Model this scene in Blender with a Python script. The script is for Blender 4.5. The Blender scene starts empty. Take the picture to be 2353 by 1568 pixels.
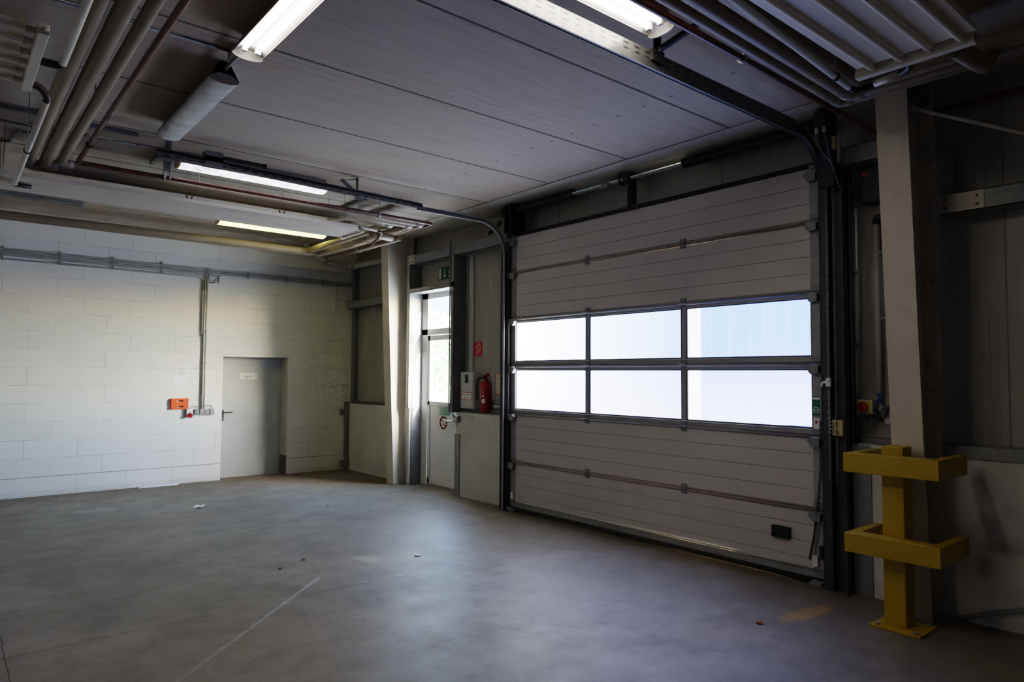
import bpy, math, random
from mathutils import Vector, Matrix
random.seed(7)
R = math.radians
COL = bpy.context.scene.collection
ORI = {}

# ------------------------------------------------------------------ node helpers
class NT:
    def __init__(s, mat):
        s.t = mat.node_tree; s.n = s.t.nodes; s.l = s.t.links
    def put(s, sock, v):
        if v is None: return
        if isinstance(v, bpy.types.NodeSocket): s.l.new(v, sock)
        else: sock.default_value = v
    def math(s, op, a, b=None, c=None, clamp=False):
        k = s.n.new('ShaderNodeMath'); k.operation = op; k.use_clamp = clamp
        for i, v in enumerate((a, b, c)):
            if v is not None: s.put(k.inputs[i], v)
        return k.outputs[0]
    def mix(s, f, a, b, mode='MIX'):
        k = s.n.new('ShaderNodeMixRGB'); k.blend_type = mode
        s.put(k.inputs[0], f)
        for i, v in ((1, a), (2, b)):
            if isinstance(v, tuple) and len(v) == 3: v = (*v, 1)
            s.put(k.inputs[i], v)
        return k.outputs[0]
    def pos(s):
        g = s.n.new('ShaderNodeNewGeometry'); x = s.n.new('ShaderNodeSeparateXYZ')
        s.l.new(g.outputs['Position'], x.inputs[0])
        return g.outputs['Position'], x.outputs[0], x.outputs[1], x.outputs[2]
    def vec(s, x, y, z):
        k = s.n.new('ShaderNodeCombineXYZ')
        for i, v in enumerate((x, y, z)): s.put(k.inputs[i], v)
        return k.outputs[0]
    def noise(s, v, scale, detail=4, rough=.55):
        k = s.n.new('ShaderNodeTexNoise'); s.put(k.inputs['Vector'], v)
        k.inputs['Scale'].default_value = scale; k.inputs['Detail'].default_value = detail
        k.inputs['Roughness'].default_value = rough
        return k.outputs['Fac']
    def step(s, v, lo, hi):
        k = s.n.new('ShaderNodeMapRange'); s.put(k.inputs[0], v)
        k.inputs[1].default_value = lo; k.inputs[2].default_value = hi
        return k.outputs[0]
    def line(s, v, centre, half):      # 1 on the line, 0 away from it
        d = s.math('ABSOLUTE', s.math('SUBTRACT', v, centre))
        return s.step(d, half, half * .4)
    def periodic(s, v, period, off, half):
        m = s.math('MODULO', s.math('ADD', s.math('SUBTRACT', v, off - period * 50.5), 0), period)
        return s.line(m, period / 2, half)

def new_mat(name):
    m = bpy.data.materials.new(name); m.use_nodes = True
    nt = NT(m); b = m.node_tree.nodes['Principled BSDF']
    return m, nt, b

def mat(name, col, rough=.6, metal=0., var=.12, scale=6., bump=0., dirt=0., spec=.4):
    m, nt, b = new_mat(name)
    p, x, y, z = nt.pos()
    f = nt.noise(p, scale, 5)
    dark = tuple(c * (1 - var) for c in col); lite = tuple(min(1, c * (1 + var)) for c in col)
    c = nt.mix(nt.step(f, .3, .7), dark, lite)
    if dirt:
        d = nt.step(nt.noise(p, scale * .45, 8, .7), .56, .72)
        c = nt.mix(nt.math('MULTIPLY', d, dirt), c, tuple(k * .35 for k in col))
    nt.put(b.inputs['Base Color'], c)
    b.inputs['Roughness'].default_value = rough; b.inputs['Metallic'].default_value = metal
    b.inputs['Specular IOR Level'].default_value = spec
    if bump:
        k = nt.n.new('ShaderNodeBump'); k.inputs['Strength'].default_value = bump; k.inputs['Distance'].default_value = .01
        nt.put(k.inputs['Height'], nt.noise(p, scale * 12, 3)); nt.put(b.inputs['Normal'], k.outputs[0])
    return m

def emit(name, col, strength, base=(.8, .8, .8), var=0.):
    m, nt, b = new_mat(name)
    b.inputs['Base Color'].default_value = (*base, 1); b.inputs['Roughness'].default_value = .35
    b.inputs['Emission Color'].default_value = (*col, 1); b.inputs['Emission Strength'].default_value = strength
    if var:
        p, x, y, z = nt.pos()
        f = nt.noise(p, 9, 3)
        nt.put(b.inputs['Emission Strength'], nt.math('MULTIPLY', nt.step(f, .2, .8), strength * var * 2)) if var >= .5 else \
            nt.put(b.inputs['Emission Strength'], nt.math('MULTIPLY_ADD', f, strength * var, strength * (1 - var / 2)))
    return m

def see_through(name, tint, gloss=.08, rough=.05, haze=0., hazecol=(.8, .8, .8)):
    m = bpy.data.materials.new(name); m.use_nodes = True
    nt = NT(m); nt.n.remove(nt.n['Principled BSDF']); out = nt.n['Material Output']
    tr = nt.n.new('ShaderNodeBsdfTransparent'); tr.inputs[0].default_value = (*tint, 1)
    gl = nt.n.new('ShaderNodeBsdfGlossy'); gl.inputs['Roughness'].default_value = rough
    mx = nt.n.new('ShaderNodeMixShader')
    mx.inputs[0].default_value = gloss * .6
    nt.l.new(tr.outputs[0], mx.inputs[1]); nt.l.new(gl.outputs[0], mx.inputs[2])
    last = mx.outputs[0]
    if haze:
        tl = nt.n.new('ShaderNodeBsdfTranslucent'); tl.inputs[0].default_value = (*hazecol, 1)
        df = nt.n.new('ShaderNodeBsdfDiffuse'); df.inputs[0].default_value = (*hazecol, 1)
        m1 = nt.n.new('ShaderNodeMixShader'); m1.inputs[0].default_value = .5
        nt.l.new(tl.outputs[0], m1.inputs[1]); nt.l.new(df.outputs[0], m1.inputs[2])
        m2 = nt.n.new('ShaderNodeMixShader'); m2.inputs[0].default_value = haze
        nt.l.new(last, m2.inputs[1]); nt.l.new(m1.outputs[0], m2.inputs[2]); last = m2.outputs[0]
    nt.l.new(last, out.inputs[0])
    return m

# ------------------------------------------------------------------ mesh helpers
class MB:
    def __init__(s): s.v = []; s.f = []; s.sm = []
    def add(s, vs, fs, smooth=False):
        o = len(s.v); s.v += [Vector(p) for p in vs]
        s.f += [tuple(i + o for i in f) for f in fs]; s.sm += [smooth] * len(fs); return s
    def box(s, a, b):
        x0, y0, z0 = (min(a[i], b[i]) for i in range(3)); x1, y1, z1 = (max(a[i], b[i]) for i in range(3))
        return s.add([(x0, y0, z0), (x1, y0, z0), (x1, y1, z0), (x0, y1, z0), (x0, y0, z1), (x1, y0, z1), (x1, y1, z1), (x0, y1, z1)],
                     [(0, 3, 2, 1), (4, 5, 6, 7), (0, 1, 5, 4), (1, 2, 6, 5), (2, 3, 7, 6), (3, 0, 4, 7)])
    def bar(s, p0, p1, w, h, up=(0, 0, 1)):     # rectangular bar between two points
        p0, p1 = Vector(p0), Vector(p1); d = (p1 - p0).normalized(); u = Vector(up)
        a = d.cross(u)
        if a.length < 1e-4: a = d.cross(Vector((1, 0, 0)))
        a.normalize(); u = a.cross(d).normalized(); a = a * w / 2; u = u * h / 2
        vs = [q + i * a + j * u for q in (p0, p1) for i, j in ((-1, -1), (1, -1), (1, 1), (-1, 1))]
        return s.add(vs, [(0, 1, 2, 3), (7, 6, 5, 4), (0, 4, 5, 1), (1, 5, 6, 2), (2, 6, 7, 3), (3, 7, 4, 0)])
    def prism(s, poly, o, u, v, n, smooth=False):       # polygon (u,v) pushed along vector n
        o, u, v, n = Vector(o), Vector(u), Vector(v), Vector(n); k = len(poly)
        vs = [o + u * a + v * b for a, b in poly]; vs += [p + n for p in vs]
        fs = [tuple(range(k))[::-1], tuple(range(k, 2 * k))]
        s.add(vs, fs); b = len(s.v) - 2 * k
        for i in range(k):
            j = (i + 1) % k
            s.f.append((b + i, b + j, b + j + k, b + i + k)); s.sm.append(smooth)
        return s
    def tube(s, pts, r, n=12, bend=0., cap=True, arc=6):
        pts = [Vector(p) for p in pts]
        if bend:
            q = [pts[0]]
            for i in range(1, len(pts) - 1):
                a, b, c = pts[i - 1], pts[i], pts[i + 1]
                d0 = (a - b); d1 = (c - b); t = min(bend, d0.length * .49, d1.length * .49)
                d0.normalize(); d1.normalize()
                A = b + d0 * t; B = b + d1 * t
                for k in range(arc + 1):
                    f = k / arc
                    q.append(A * (1 - f) ** 2 + b * 2 * f * (1 - f) + B * f * f)
            q.append(pts[-1]); pts = q
        rs = r if isinstance(r, (list, tuple)) else [r] * len(pts)
        t0 = (pts[1] - pts[0]).normalized()
        a = t0.cross(Vector((0, 0, 1)))
        if a.length < 1e-3: a = t0.cross(Vector((1, 0, 0)))
        a.normalize(); base = len(s.v); prev = t0
        for i, p in enumerate(pts):
            t = (pts[min(i + 1, len(pts) - 1)] - pts[max(i - 1, 0)]).normalized()
            q = prev.rotation_difference(t); a = q @ a; a = (a - t * a.dot(t)).normalized(); b = t.cross(a); prev = t
            for k in range(n):
                w = 2 * math.pi * k / n
                s.v.append(p + (a * math.cos(w) + b * math.sin(w)) * rs[i])
        for i in range(len(pts) - 1):
            for k in range(n):
                k2 = (k + 1) % n
                s.f.append((base + i * n + k, base + i * n + k2, base + (i + 1) * n + k2, base + (i + 1) * n + k)); s.sm.append(True)
        if cap:
            s.f.append(tuple(base + k for k in range(n))[::-1]); s.sm.append(False)
            s.f.append(tuple(base + (len(pts) - 1) * n + k for k in range(n))); s.sm.append(False)
        return s
    def lathe(s, prof, o, n=24):       # profile of (r, z) about a vertical axis
        o = Vector(o); base = len(s.v)
        for r, z in prof:
            for k in range(n):
                w = 2 * math.pi * k / n
                s.v.append(o + Vector((r * math.cos(w), r * math.sin(w), z)))
        for i in range(len(prof) - 1):
            for k in range(n):
                k2 = (k + 1) % n
                s.f.append((base + i * n + k, base + i * n + k2, base + (i + 1) * n + k2, base + (i + 1) * n + k)); s.sm.append(True)
        return s
    def stroke(s, pts, w, fr, close=False):             # flat pen line in frame (o,u,v), tiny thickness
        o, u, v = (Vector(k) for k in fr); n = u.cross(v).normalized() * .0012
        P = list(pts) + ([pts[0]] if close else [])
        for (a, b), (c, d) in zip(P, P[1:]):
            dx, dy = c - a, d - b; L = math.hypot(dx, dy) or 1; ex, ey = dx / L * w * .35, dy / L * w * .35; px, py = -dy / L * w / 2, dx / L * w / 2
            s.prism([(a - ex - px, b - ey - py), (c + ex - px, d + ey - py), (c + ex + px, d + ey + py), (a - ex + px, b - ey + py)], o, u, v, n)
        return s
    def disc(s, c, r, fr, k=20, th=.0012, sy=1.):
        o, u, v = (Vector(q) for q in fr)
        return s.prism([(c[0] + r * math.cos(2 * math.pi * i / k), c[1] + sy * r * math.sin(2 * math.pi * i / k)) for i in range(k)], o, u, v, u.cross(v).normalized() * th)
    def rect(s, x0, y0, x1, y1, fr, th=.0012):
        o, u, v = (Vector(q) for q in fr)
        return s.prism([(x0, y0), (x1, y0), (x1, y1), (x0, y1)], o, u, v, u.cross(v).normalized() * th)
    def text(s, txt, size, c, fr, th=.0012):            # centred lettering
        cu = bpy.data.curves.new('lettering', 'FONT'); cu.body = txt; cu.size = size; cu.align_x = 'CENTER'; cu.align_y = 'CENTER'
        cu.resolution_u = 2
        ob = bpy.data.objects.new('lettering', cu); COL.objects.link(ob)
        dg = bpy.context.evaluated_depsgraph_get(); me = bpy.data.meshes.new_from_object(ob.evaluated_get(dg))
        o, u, v = (Vector(q) for q in fr); n = u.cross(v).normalized() * th
        s.add([o + u * (q.co.x + c[0]) + v * (q.co.y + c[1]) + n for q in me.vertices], [tuple(p.vertices) for p in me.polygons])
        bpy.data.objects.remove(ob); bpy.data.curves.remove(cu); bpy.data.meshes.remove(me)
        return s
    def build(s, name, m, parent=None, bevel=0.):
        off = ORI.get(parent.name, Vector()) if parent else Vector()
        me = bpy.data.meshes.new(name); me.from_pydata([tuple(p - off) for p in s.v], [], s.f)
        me.polygons.foreach_set('use_smooth', s.sm); me.materials.append(m); me.update()
        ob = bpy.data.objects.new(name, me); COL.objects.link(ob)
        if parent: ob.parent = parent
        ORI[ob.name] = off
        if bevel:
            k = ob.modifiers.new('bevel', 'BEVEL'); k.width = bevel; k.segments = 2; k.limit_method = 'ANGLE'
        return ob

def tag(o, label, cat, group=None, kind=None):
    o['label'] = label; o['category'] = cat
    if group: o['group'] = group
    if kind: o['kind'] = kind
    return o
def thing(name, label, cat, loc=(0, 0, 0), group=None, kind=None):
    o = bpy.data.objects.new(name, None); o.empty_display_size = .1; COL.objects.link(o); o.location = loc
    ORI[o.name] = Vector(loc)
    return tag(o, label, cat, group, kind)
def struct(name, mb, m, label, cat, bevel=0.):
    return tag(mb.build(name, m, bevel=bevel), label, cat, kind='structure')
def copy_tree(o, loc=None, parent=None):
    c = o.copy(); COL.objects.link(c)
    if parent: c.parent = parent
    for ch in list(o.children): copy_tree(ch, None, c)
    if loc is not None: c.location = loc
    return c
GW = lambda x, y, z: ((x, y, z), (0, -1, 0), (0, 0, 1))     # frame on the gate wall: reads left to right from inside
BW = lambda x, y, z: ((x, y, z), (1, 0, 0), (0, 0, 1))      # frame on the block wall

# ------------------------------------------------------------------ materials
M = {}
M['cream'] = mat('cream_column_paint', (.62, .57, .48), .5, var=.05, dirt=.25)
M['plinth'] = mat('white_plinth_paint', (.60, .585, .53), .8, var=.07, scale=3, bump=.15, dirt=.3)
M['galv'] = mat('galvanised_steel', (.36, .37, .37), .45, .45, var=.2, scale=25)
M['galvdull'] = mat('dull_galvanised_steel', (.28, .285, .275), .6, .2, var=.15, scale=18)
M['darkmetal'] = mat('dark_track_steel', (.045, .047, .048), .45, .2, var=.2, scale=20)
M['greypost'] = mat('grey_post_steel', (.21, .215, .22), .5, .3, var=.1, scale=10)
M['black'] = mat('black_plastic', (.015, .016, .018), .45, var=.2)
M['rubber'] = mat('black_rubber', (.02, .02, .02), .8)
M['beige'] = mat('beige_pipe_cladding', (.27, .215, .15), .45, var=.06, scale=4)
M['sleeve'] = mat('pale_elbow_sleeve', (.36, .33, .29), .4, var=.05)
M['redpipe'] = mat('red_brown_pipe_paint', (.10, .032, .02), .35, var=.35, scale=14)
M['tubecream'] = mat('cream_tube_paint', (.62, .60, .52), .4, var=.05)
M['radiant'] = mat('cream_radiant_panel_paint', (.76, .70, .57), .45, var=.03, scale=3)
M['white'] = mat('white_plastic', (.78, .77, .73), .45, var=.03)
M['whitepaint'] = mat('white_frame_paint', (.70, .69, .67), .45, var=.04, dirt=.1)
M['greyplastic'] = mat('grey_plastic', (.27, .265, .245), .5, var=.05)
M['conduit'] = mat('grey_conduit_plastic', (.42, .41, .38), .45, var=.05)
M['pvc'] = mat('grey_drain_plastic', (.52, .51, .47), .4, var=.06)
M['yellow'] = mat('yellow_guard_paint', (.45, .30, .003), .42, var=.05, scale=5, dirt=.12, bump=.05)
M['yellowplastic'] = mat('yellow_plastic', (.50, .43, .20), .45, var=.04)
M['red'] = mat('red_enamel', (.36, .010, .014), .3, var=.05)
M['signred'] = mat('red_sign_print', (.52, .02, .03), .5, var=.03)
M['orange'] = mat('orange_plate_plastic', (.85, .085, .015), .45, var=.04)
M['signgreen'] = mat('green_sign_print', (.012, .16, .10), .45, var=.03)
M['darkgreen'] = mat('dark_green_sign_print', (.008, .075, .045), .45, var=.03)
M['signwhite'] = mat('white_sign_print', (.80, .80, .76), .5, var=.02)
M['glow'] = mat('pale_luminous_sign_print', (.60, .64, .52), .5, var=.02)
M['ink'] = mat('black_print', (.03, .03, .035), .6)
M['greyink'] = mat('grey_print', (.38, .38, .42), .6)
M['paper'] = mat('white_paper', (.93, .93, .97), .7, var=.03)
M['cream_paper'] = mat('cream_paper', (.72, .62, .40), .7, var=.03)
M['cabinet'] = mat('light_grey_cabinet_enamel', (.55, .55, .53), .4, var=.03)
M['blue'] = mat('blue_enamel', (.008, .018, .06), .4)
M['darkbox'] = mat('dark_green_control_box', (.03, .05, .045), .5)
M['gatepanel'] = mat('off_white_gate_panel', (.53, .495, .465), .5, var=.035, scale=2.2, bump=.12, dirt=.12)
M['alu'] = mat('grey_aluminium_profile', (.30, .295, .30), .5, .3, var=.06, scale=14)
M['joint'] = mat('brown_grey_joint_profile', (.33, .27, .24), .6, .1, var=.1, scale=14)
M['seal'] = mat('dark_window_seal', (.04, .04, .055), .5)
M['steeldoor'] = mat('light_grey_steel_door_paint', (.46, .475, .46), .5, var=.06, scale=4, dirt=.16)
M['rust'] = mat('worn_door_edge', (.16, .13, .11), .8, var=.4, scale=16)
M['springsleeve'] = mat('black_spring_steel', (.02, .021, .024), .5, .4)
M['chain'] = mat('zinc_chain', (.32, .30, .25), .4, .8)
M['lensoff'] = mat('unlit_prismatic_lens', (.58, .60, .57), .25, var=.18, scale=10)
M['lensshaded'] = mat('shaded_lamp_lens', (.12, .12, .115), .4)  # darker copy of the unlit lens, shade put into its colour
M['darkbrown'] = mat('dark_brown_pipe_paint', (.035, .02, .014), .45)
M['housing'] = mat('grey_lamp_housing', (.36, .33, .31), .5, var=.05)
M['capcream'] = mat('cream_lamp_end_cap', (.75, .60, .33), .5)
M['tubeoff'] = mat('unlit_tube_glass', (.6, .62, .6), .3)
M['lit'] = emit('lit_fluorescent_tube', (1, .88, .76), 27.)
M['reflector'] = mat('white_lamp_reflector', (.34, .34, .33), .4, var=.04)
M['lensclear'] = see_through('clear_lamp_lens', (.93, .94, .96), .03, .05)
M['lenswhite'] = emit('glowing_white_lens', (.88, .93, 1.0), 3.2, var=.7)
M['lensyellow'] = emit('glowing_yellow_lens', (.66, .61, .15), 8., var=.4)
M['glass'] = see_through('clear_door_glass', (.94, .97, .96), .1, .02)

# concrete floor
def floor_mat():
    m, nt, b = new_mat('worn_concrete_floor')
    p, x, y, z = nt.pos()
    big = nt.noise(p, .55, 6, .6); mid = nt.noise(p, 2.6, 8, .65); fine = nt.noise(p, 22, 6, .6)
    c = nt.mix(nt.step(big, .34, .66), (.165, .14, .11), (.29, .252, .21))
    c = nt.mix(nt.math('MULTIPLY', nt.step(mid, .46, .7), .6), c, (.13, .118, .10))
    c = nt.mix(nt.math('MULTIPLY', nt.step(fine, .58, .8), .3), c, (.42, .41, .39))
    sc = nt.noise(nt.vec(nt.math('MULTIPLY', x, 2.4), nt.math('MULTIPLY', y, 9), 0), 1.1, 7, .7)
    c = nt.mix(nt.math('MULTIPLY', nt.step(sc, .52, .7), .55), c, (.14, .13, .115))
    wob = nt.math('MULTIPLY', nt.math('SUBTRACT', nt.noise(p, 6, 2), .5), .03)
    yw, xw = nt.math('ADD', y, wob), nt.math('ADD', x, wob)
    j = nt.math('MAXIMUM', nt.line(yw, 5.13, .007), nt.line(xw, .365, .007))
    c = nt.mix(nt.math('MULTIPLY', j, nt.step(mid, .2, .5)), c, (.07, .062, .055))
    # pale filler beside part of the joint
    seg = nt.math('MULTIPLY', nt.line(yw, 5.15, .05), nt.math('MULTIPLY', nt.step(x, 2.6, 3.2), nt.step(x, 4.2, 3.7)))
    c = nt.mix(nt.math('MULTIPLY', seg, nt.math('MULTIPLY', nt.step(mid, .4, .62), nt.math('MULTIPLY', nt.step(fine, .42, .6), .7))), c, (.50, .52, .55))
    # chalk line from (2.53,5.53) towards (0.9,3.98)
    dx, dy = -.7263, -.6874
    rx, ry = nt.math('SUBTRACT', x, 2.531), nt.math('SUBTRACT', y, 5.532)
    t = nt.math('ADD', nt.math('MULTIPLY', rx, dx), nt.math('MULTIPLY', ry, dy))
    d = nt.math('SUBTRACT', nt.math('MULTIPLY', rx, dy), nt.math('MULTIPLY', ry, dx))
    ch = nt.math('MULTIPLY', nt.line(d, 0., .021), nt.math('MULTIPLY', nt.step(t, -.01, .05), nt.step(t, 2.6, 2.2)))
    c = nt.mix(nt.math('MULTIPLY', ch, nt.math('MULTIPLY', nt.step(fine, .3, .6), nt.step(t, 2.6, -.8))), c, (.62, .63, .65))
    # yellow paint smear by the gate, warped oval
    ex = nt.math('DIVIDE', nt.math('SUBTRACT', xw, 4.86), .33); ey = nt.math('DIVIDE', nt.math('SUBTRACT', nt.math('ADD', y, nt.math('MULTIPLY', x, .12)), 3.095), .085)
    e = nt.math('ADD', nt.math('MULTIPLY', ex, ex), nt.math('MULTIPLY', ey, ey))
    e = nt.math('ADD', e, nt.math('MULTIPLY', nt.math('SUBTRACT', fine, .5), 2.2))
    c = nt.mix(nt.math('MULTIPLY', nt.step(e, 1.15, .55), .7), c, (.62, .36, .07))
    # brownish stain, filled patches on the left, wide pale oval before the gate
    def oval(cx, cy, rx_, ry_, col, k):
        nonlocal c
        a = nt.math('DIVIDE', nt.math('SUBTRACT', x, cx), rx_); bb = nt.math('DIVIDE', nt.math('SUBTRACT', y, cy), ry_)
        q = nt.math('ADD', nt.math('MULTIPLY', a, a), nt.math('MULTIPLY', bb, bb))
        q = nt.math('ADD', q, nt.math('MULTIPLY', nt.math('SUBTRACT', mid, .5), 2.4))
        c = nt.mix(nt.math('MULTIPLY', nt.step(q, 1.1, .7), k), c, col)
    oval(.45, 6.42, .27, .36, (.36, .345, .32), .3)
    oval(1.55, 9.85, .3, .14, (.42, .41, .40), .35)
    oval(1.9, 8.6, .8, .35, (.22, .15, .11), .45)
    oval(4.2, 3.9, 1.3, 1.0, (.40, .41, .43), .25)
    # grime along the walls
    m2 = nt.noise(p, 7.5, 7, .7)
    c = nt.mix(nt.math('MULTIPLY', nt.step(m2, .52, .72), .4), c, (.12, .105, .088))
    c = nt.mix(nt.math('MULTIPLY', nt.step(m2, .46, .3), .25), c, (.36, .335, .30))
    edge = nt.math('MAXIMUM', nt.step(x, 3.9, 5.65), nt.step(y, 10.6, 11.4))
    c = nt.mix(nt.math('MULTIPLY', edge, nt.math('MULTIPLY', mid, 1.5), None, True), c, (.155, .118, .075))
    nt.put(b.inputs['Base Color'], c)
    nt.put(b.inputs['Roughness'], nt.math('MULTIPLY_ADD', mid, .34, .30))
    b.inputs['Specular IOR Level'].default_value = .46
    k = nt.n.new('ShaderNodeBump'); k.inputs['Strength'].default_value = .18; k.inputs['Distance'].default_value = .004
    nt.put(k.inputs['Height'], nt.math('SUBTRACT', fine, j)); nt.put(b.inputs['Normal'], k.outputs[0])
    return m

def ceiling_mat():
    m, nt, b = new_mat('grey_concrete_ceiling_slabs')
    p, x, y, z = nt.pos()
    st = nt.noise(nt.vec(nt.math('MULTIPLY', x, .7), nt.math('MULTIPLY', y, 9), 0), 2.2, 7, .6)
    big = nt.noise(p, .8, 4)
    c = nt.mix(nt.step(st, .3, .72), (.40, .335, .27), (.50, .43, .35))
    c = nt.mix(nt.math('MULTIPLY', nt.step(big, .4, .7), .3), c, (.42, .41, .40))
    wob = nt.math('ADD', y, nt.math('MULTIPLY', nt.math('SUBTRACT', nt.noise(p, 40, 2), .5), .012))
    j = nt.periodic(wob, 1.153, 3.335, .016)
    c = nt.mix(nt.math('MULTIPLY', j, .9), c, (.07, .062, .055))
    rowx = nt.math('MULTIPLY', nt.line(x, 4.28, .009), nt.periodic(y, .27, 0, .02))
    c = nt.mix(rowx, c, (.06, .05, .05))
    nt.put(b.inputs['Base Color'], c); b.inputs['Roughness'].default_value = .9
    b.inputs['Specular IOR Level'].default_value = .2
    k = nt.n.new('ShaderNodeBump'); k.inputs['Strength'].default_value = .3; k.inputs['Distance'].default_value = .01
    nt.put(k.inputs['Height'], nt.math('SUBTRACT', st, j)); nt.put(b.inputs['Normal'], k.outputs[0])
    return m

def block_mat():
    m, nt, b = new_mat('white_painted_block_wall')
    p, x, y, z = nt.pos()
    k = nt.n.new('ShaderNodeTexBrick'); k.offset = .5
    nt.put(k.inputs['Vector'], nt.vec(x, nt.math('ADD', z, -.015), 0))
    k.inputs['Scale'].default_value = 1; k.inputs['Brick Width'].default_value = .62; k.inputs['Row Height'].default_value = .25
    k.inputs['Mortar Size'].default_value = .0036; k.inputs['Mortar Smooth'].default_value = .3
    k.inputs['Color1'].default_value = (.80, .78, .74, 1); k.inputs['Color2'].default_value = (.84, .82, .78, 1)
    k.inputs['Mortar'].default_value = (.84, .82, .77, 1)
    n = nt.noise(p, 1.6, 6, .65); f = nt.noise(p, 30, 4)
    gate = nt.math('MULTIPLY', nt.step(nt.noise(p, 2.3, 3), .42, .6), .75)
    c = nt.mix(nt.math('MULTIPLY', nt.math('MULTIPLY', k.outputs['Fac'], gate), .9), k.outputs['Color'], (.30, .28, .255))
    sk = nt.line(z, .262, .007)
    c = nt.mix(nt.math('MULTIPLY', sk, .75), c, (.22, .2, .19))
    sk = nt.line(z, .055, .006)
    c = nt.mix(nt.math('MULTIPLY', sk, .35), c, (.3, .28, .26))
    spots = nt.step(nt.noise(p, 9, 2), .74, .78)
    c = nt.mix(nt.math('MULTIPLY', spots, .35), c, (.3, .28, .26))
    low = nt.math('MULTIPLY', nt.step(z, .12, 0), nt.step(n, .4, .6))
    c = nt.mix(nt.math('MULTIPLY', low, .4), c, (.35, .32, .28))
    nt.put(b.inputs['Base Color'], c); b.inputs['Roughness'].default_value = .75
    bp = nt.n.new('ShaderNodeBump'); bp.inputs['Strength'].default_value = .35; bp.inputs['Distance'].default_value = .006
    nt.put(bp.inputs['Height'], nt.math('MULTIPLY_ADD', k.outputs['Fac'], -1., nt.math('MULTIPLY', f, .5))); nt.put(b.inputs['Normal'], bp.outputs[0])
    return m

def cladding_mat(name, col):
    m, nt, b = new_mat(name)
    p, x, y, z = nt.pos()
    c = nt.mix(nt.step(nt.noise(p, 1.5, 5), .3, .7), tuple(k * .95 for k in col), tuple(k * 1.04 for k in col))
    j = nt.periodic(y, 1.15, .35, .006)
    c = nt.mix(nt.math('MULTIPLY', j, .75), c, tuple(k * .3 for k in col))
    rib = nt.periodic(y, .0575, 0, .008)
    c = nt.mix(nt.math('MULTIPLY', rib, .07), c, tuple(k * .6 for k in col))
    nt.put(b.inputs['Base Color'], c); b.inputs['Roughness'].default_value = .5
    bp = nt.n.new('ShaderNodeBump'); bp.inputs['Strength'].default_value = .2; bp.inputs['Distance'].default_value = .003
    nt.put(bp.inputs['Height'], nt.math('ADD', rib, nt.math('MULTIPLY', j, 2.))); nt.put(b.inputs['Normal'], bp.outputs[0])
    return m

def pane_mat():
    m, nt, b = new_mat('glowing_acrylic_pane')
    p, x, y, z = nt.pos()
    # daylight painted as glow: white haze on the far side, bluer near side
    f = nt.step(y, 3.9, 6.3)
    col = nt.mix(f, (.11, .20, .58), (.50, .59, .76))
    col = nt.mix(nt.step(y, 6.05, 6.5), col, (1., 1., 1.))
    low = nt.step(z, 1.95, 1.25)
    col = nt.mix(nt.math('MULTIPLY', low, .75), col, (.40, .42, .66))
    band = nt.math('MULTIPLY', nt.step(y, 3.91, 3.93), nt.step(y, 4.09, 4.07))
    col = nt.mix(nt.math('MULTIPLY', band, .55), col, (.95, .97, 1.))
    streak = nt.noise(nt.vec(nt.math('MULTIPLY', y, 22), 0, nt.math('MULTIPLY', z, .6)), 1., 4)
    col = nt.mix(nt.math('MULTIPLY', nt.step(streak, .5, .8), .07), col, (1, 1, 1))
    hz = nt.math('ADD', 1.262, nt.math('MULTIPLY', nt.noise(nt.vec(nt.math('MULTIPLY', y, 2.2), 0, 0), 1.3, 5), .045))
    hz = nt.math('SUBTRACT', hz, nt.math('MULTIPLY', nt.step(y, 2.9, 4.4), .04))
    hill = nt.step(nt.math('SUBTRACT', z, hz), .004, -.004)
    col = nt.mix(hill, col, (.03, .07, .2))
    nt.put(b.inputs['Emission Color'], col)
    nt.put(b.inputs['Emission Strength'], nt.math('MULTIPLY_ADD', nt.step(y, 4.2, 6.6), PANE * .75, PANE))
    b.inputs['Base Color'].default_value = (.3, .32, .36, 1); b.inputs['Roughness'].default_value = .12
    return m
PANE = 5.7; SKY = 10.; SUN = 40.; EXPO = .66; WIN = .7
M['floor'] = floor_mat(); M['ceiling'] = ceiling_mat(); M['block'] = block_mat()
M['clad'] = cladding_mat('light_grey_sandwich_cladding', (.36, .345, .30))
M['pane'] = pane_mat()
M['addedwindow'] = emit('added_glowing_window', (.96, .93, 1.), WIN)  # glow of the added window band, a light source on the left
M['soffit'] = mat('cream_eaves_soffit_paint', (.52, .49, .425), .7, var=.06, scale=3)

def slotted():
    m, nt, b = new_mat('perforated_galvanised_angle')
    p, x, y, z = nt.pos()
    f = nt.noise(p, 25, 4)
    c = nt.mix(nt.step(f, .3, .7), (.11, .112, .112), (.18, .18, .178))
    u = nt.math('ADD', x, y)
    dash = nt.math('MULTIPLY', nt.periodic(u, .1, 0, .034), nt.math('MAXIMUM', nt.line(z, 3.672, .009), nt.line(z, 3.640, .008)))
    c = nt.mix(dash, c, (.02, .02, .022))
    nt.put(b.inputs['Base Color'], c); b.inputs['Metallic'].default_value = .3; b.inputs['Roughness'].default_value = .3
    return m
M['slotted'] = slotted()
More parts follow.
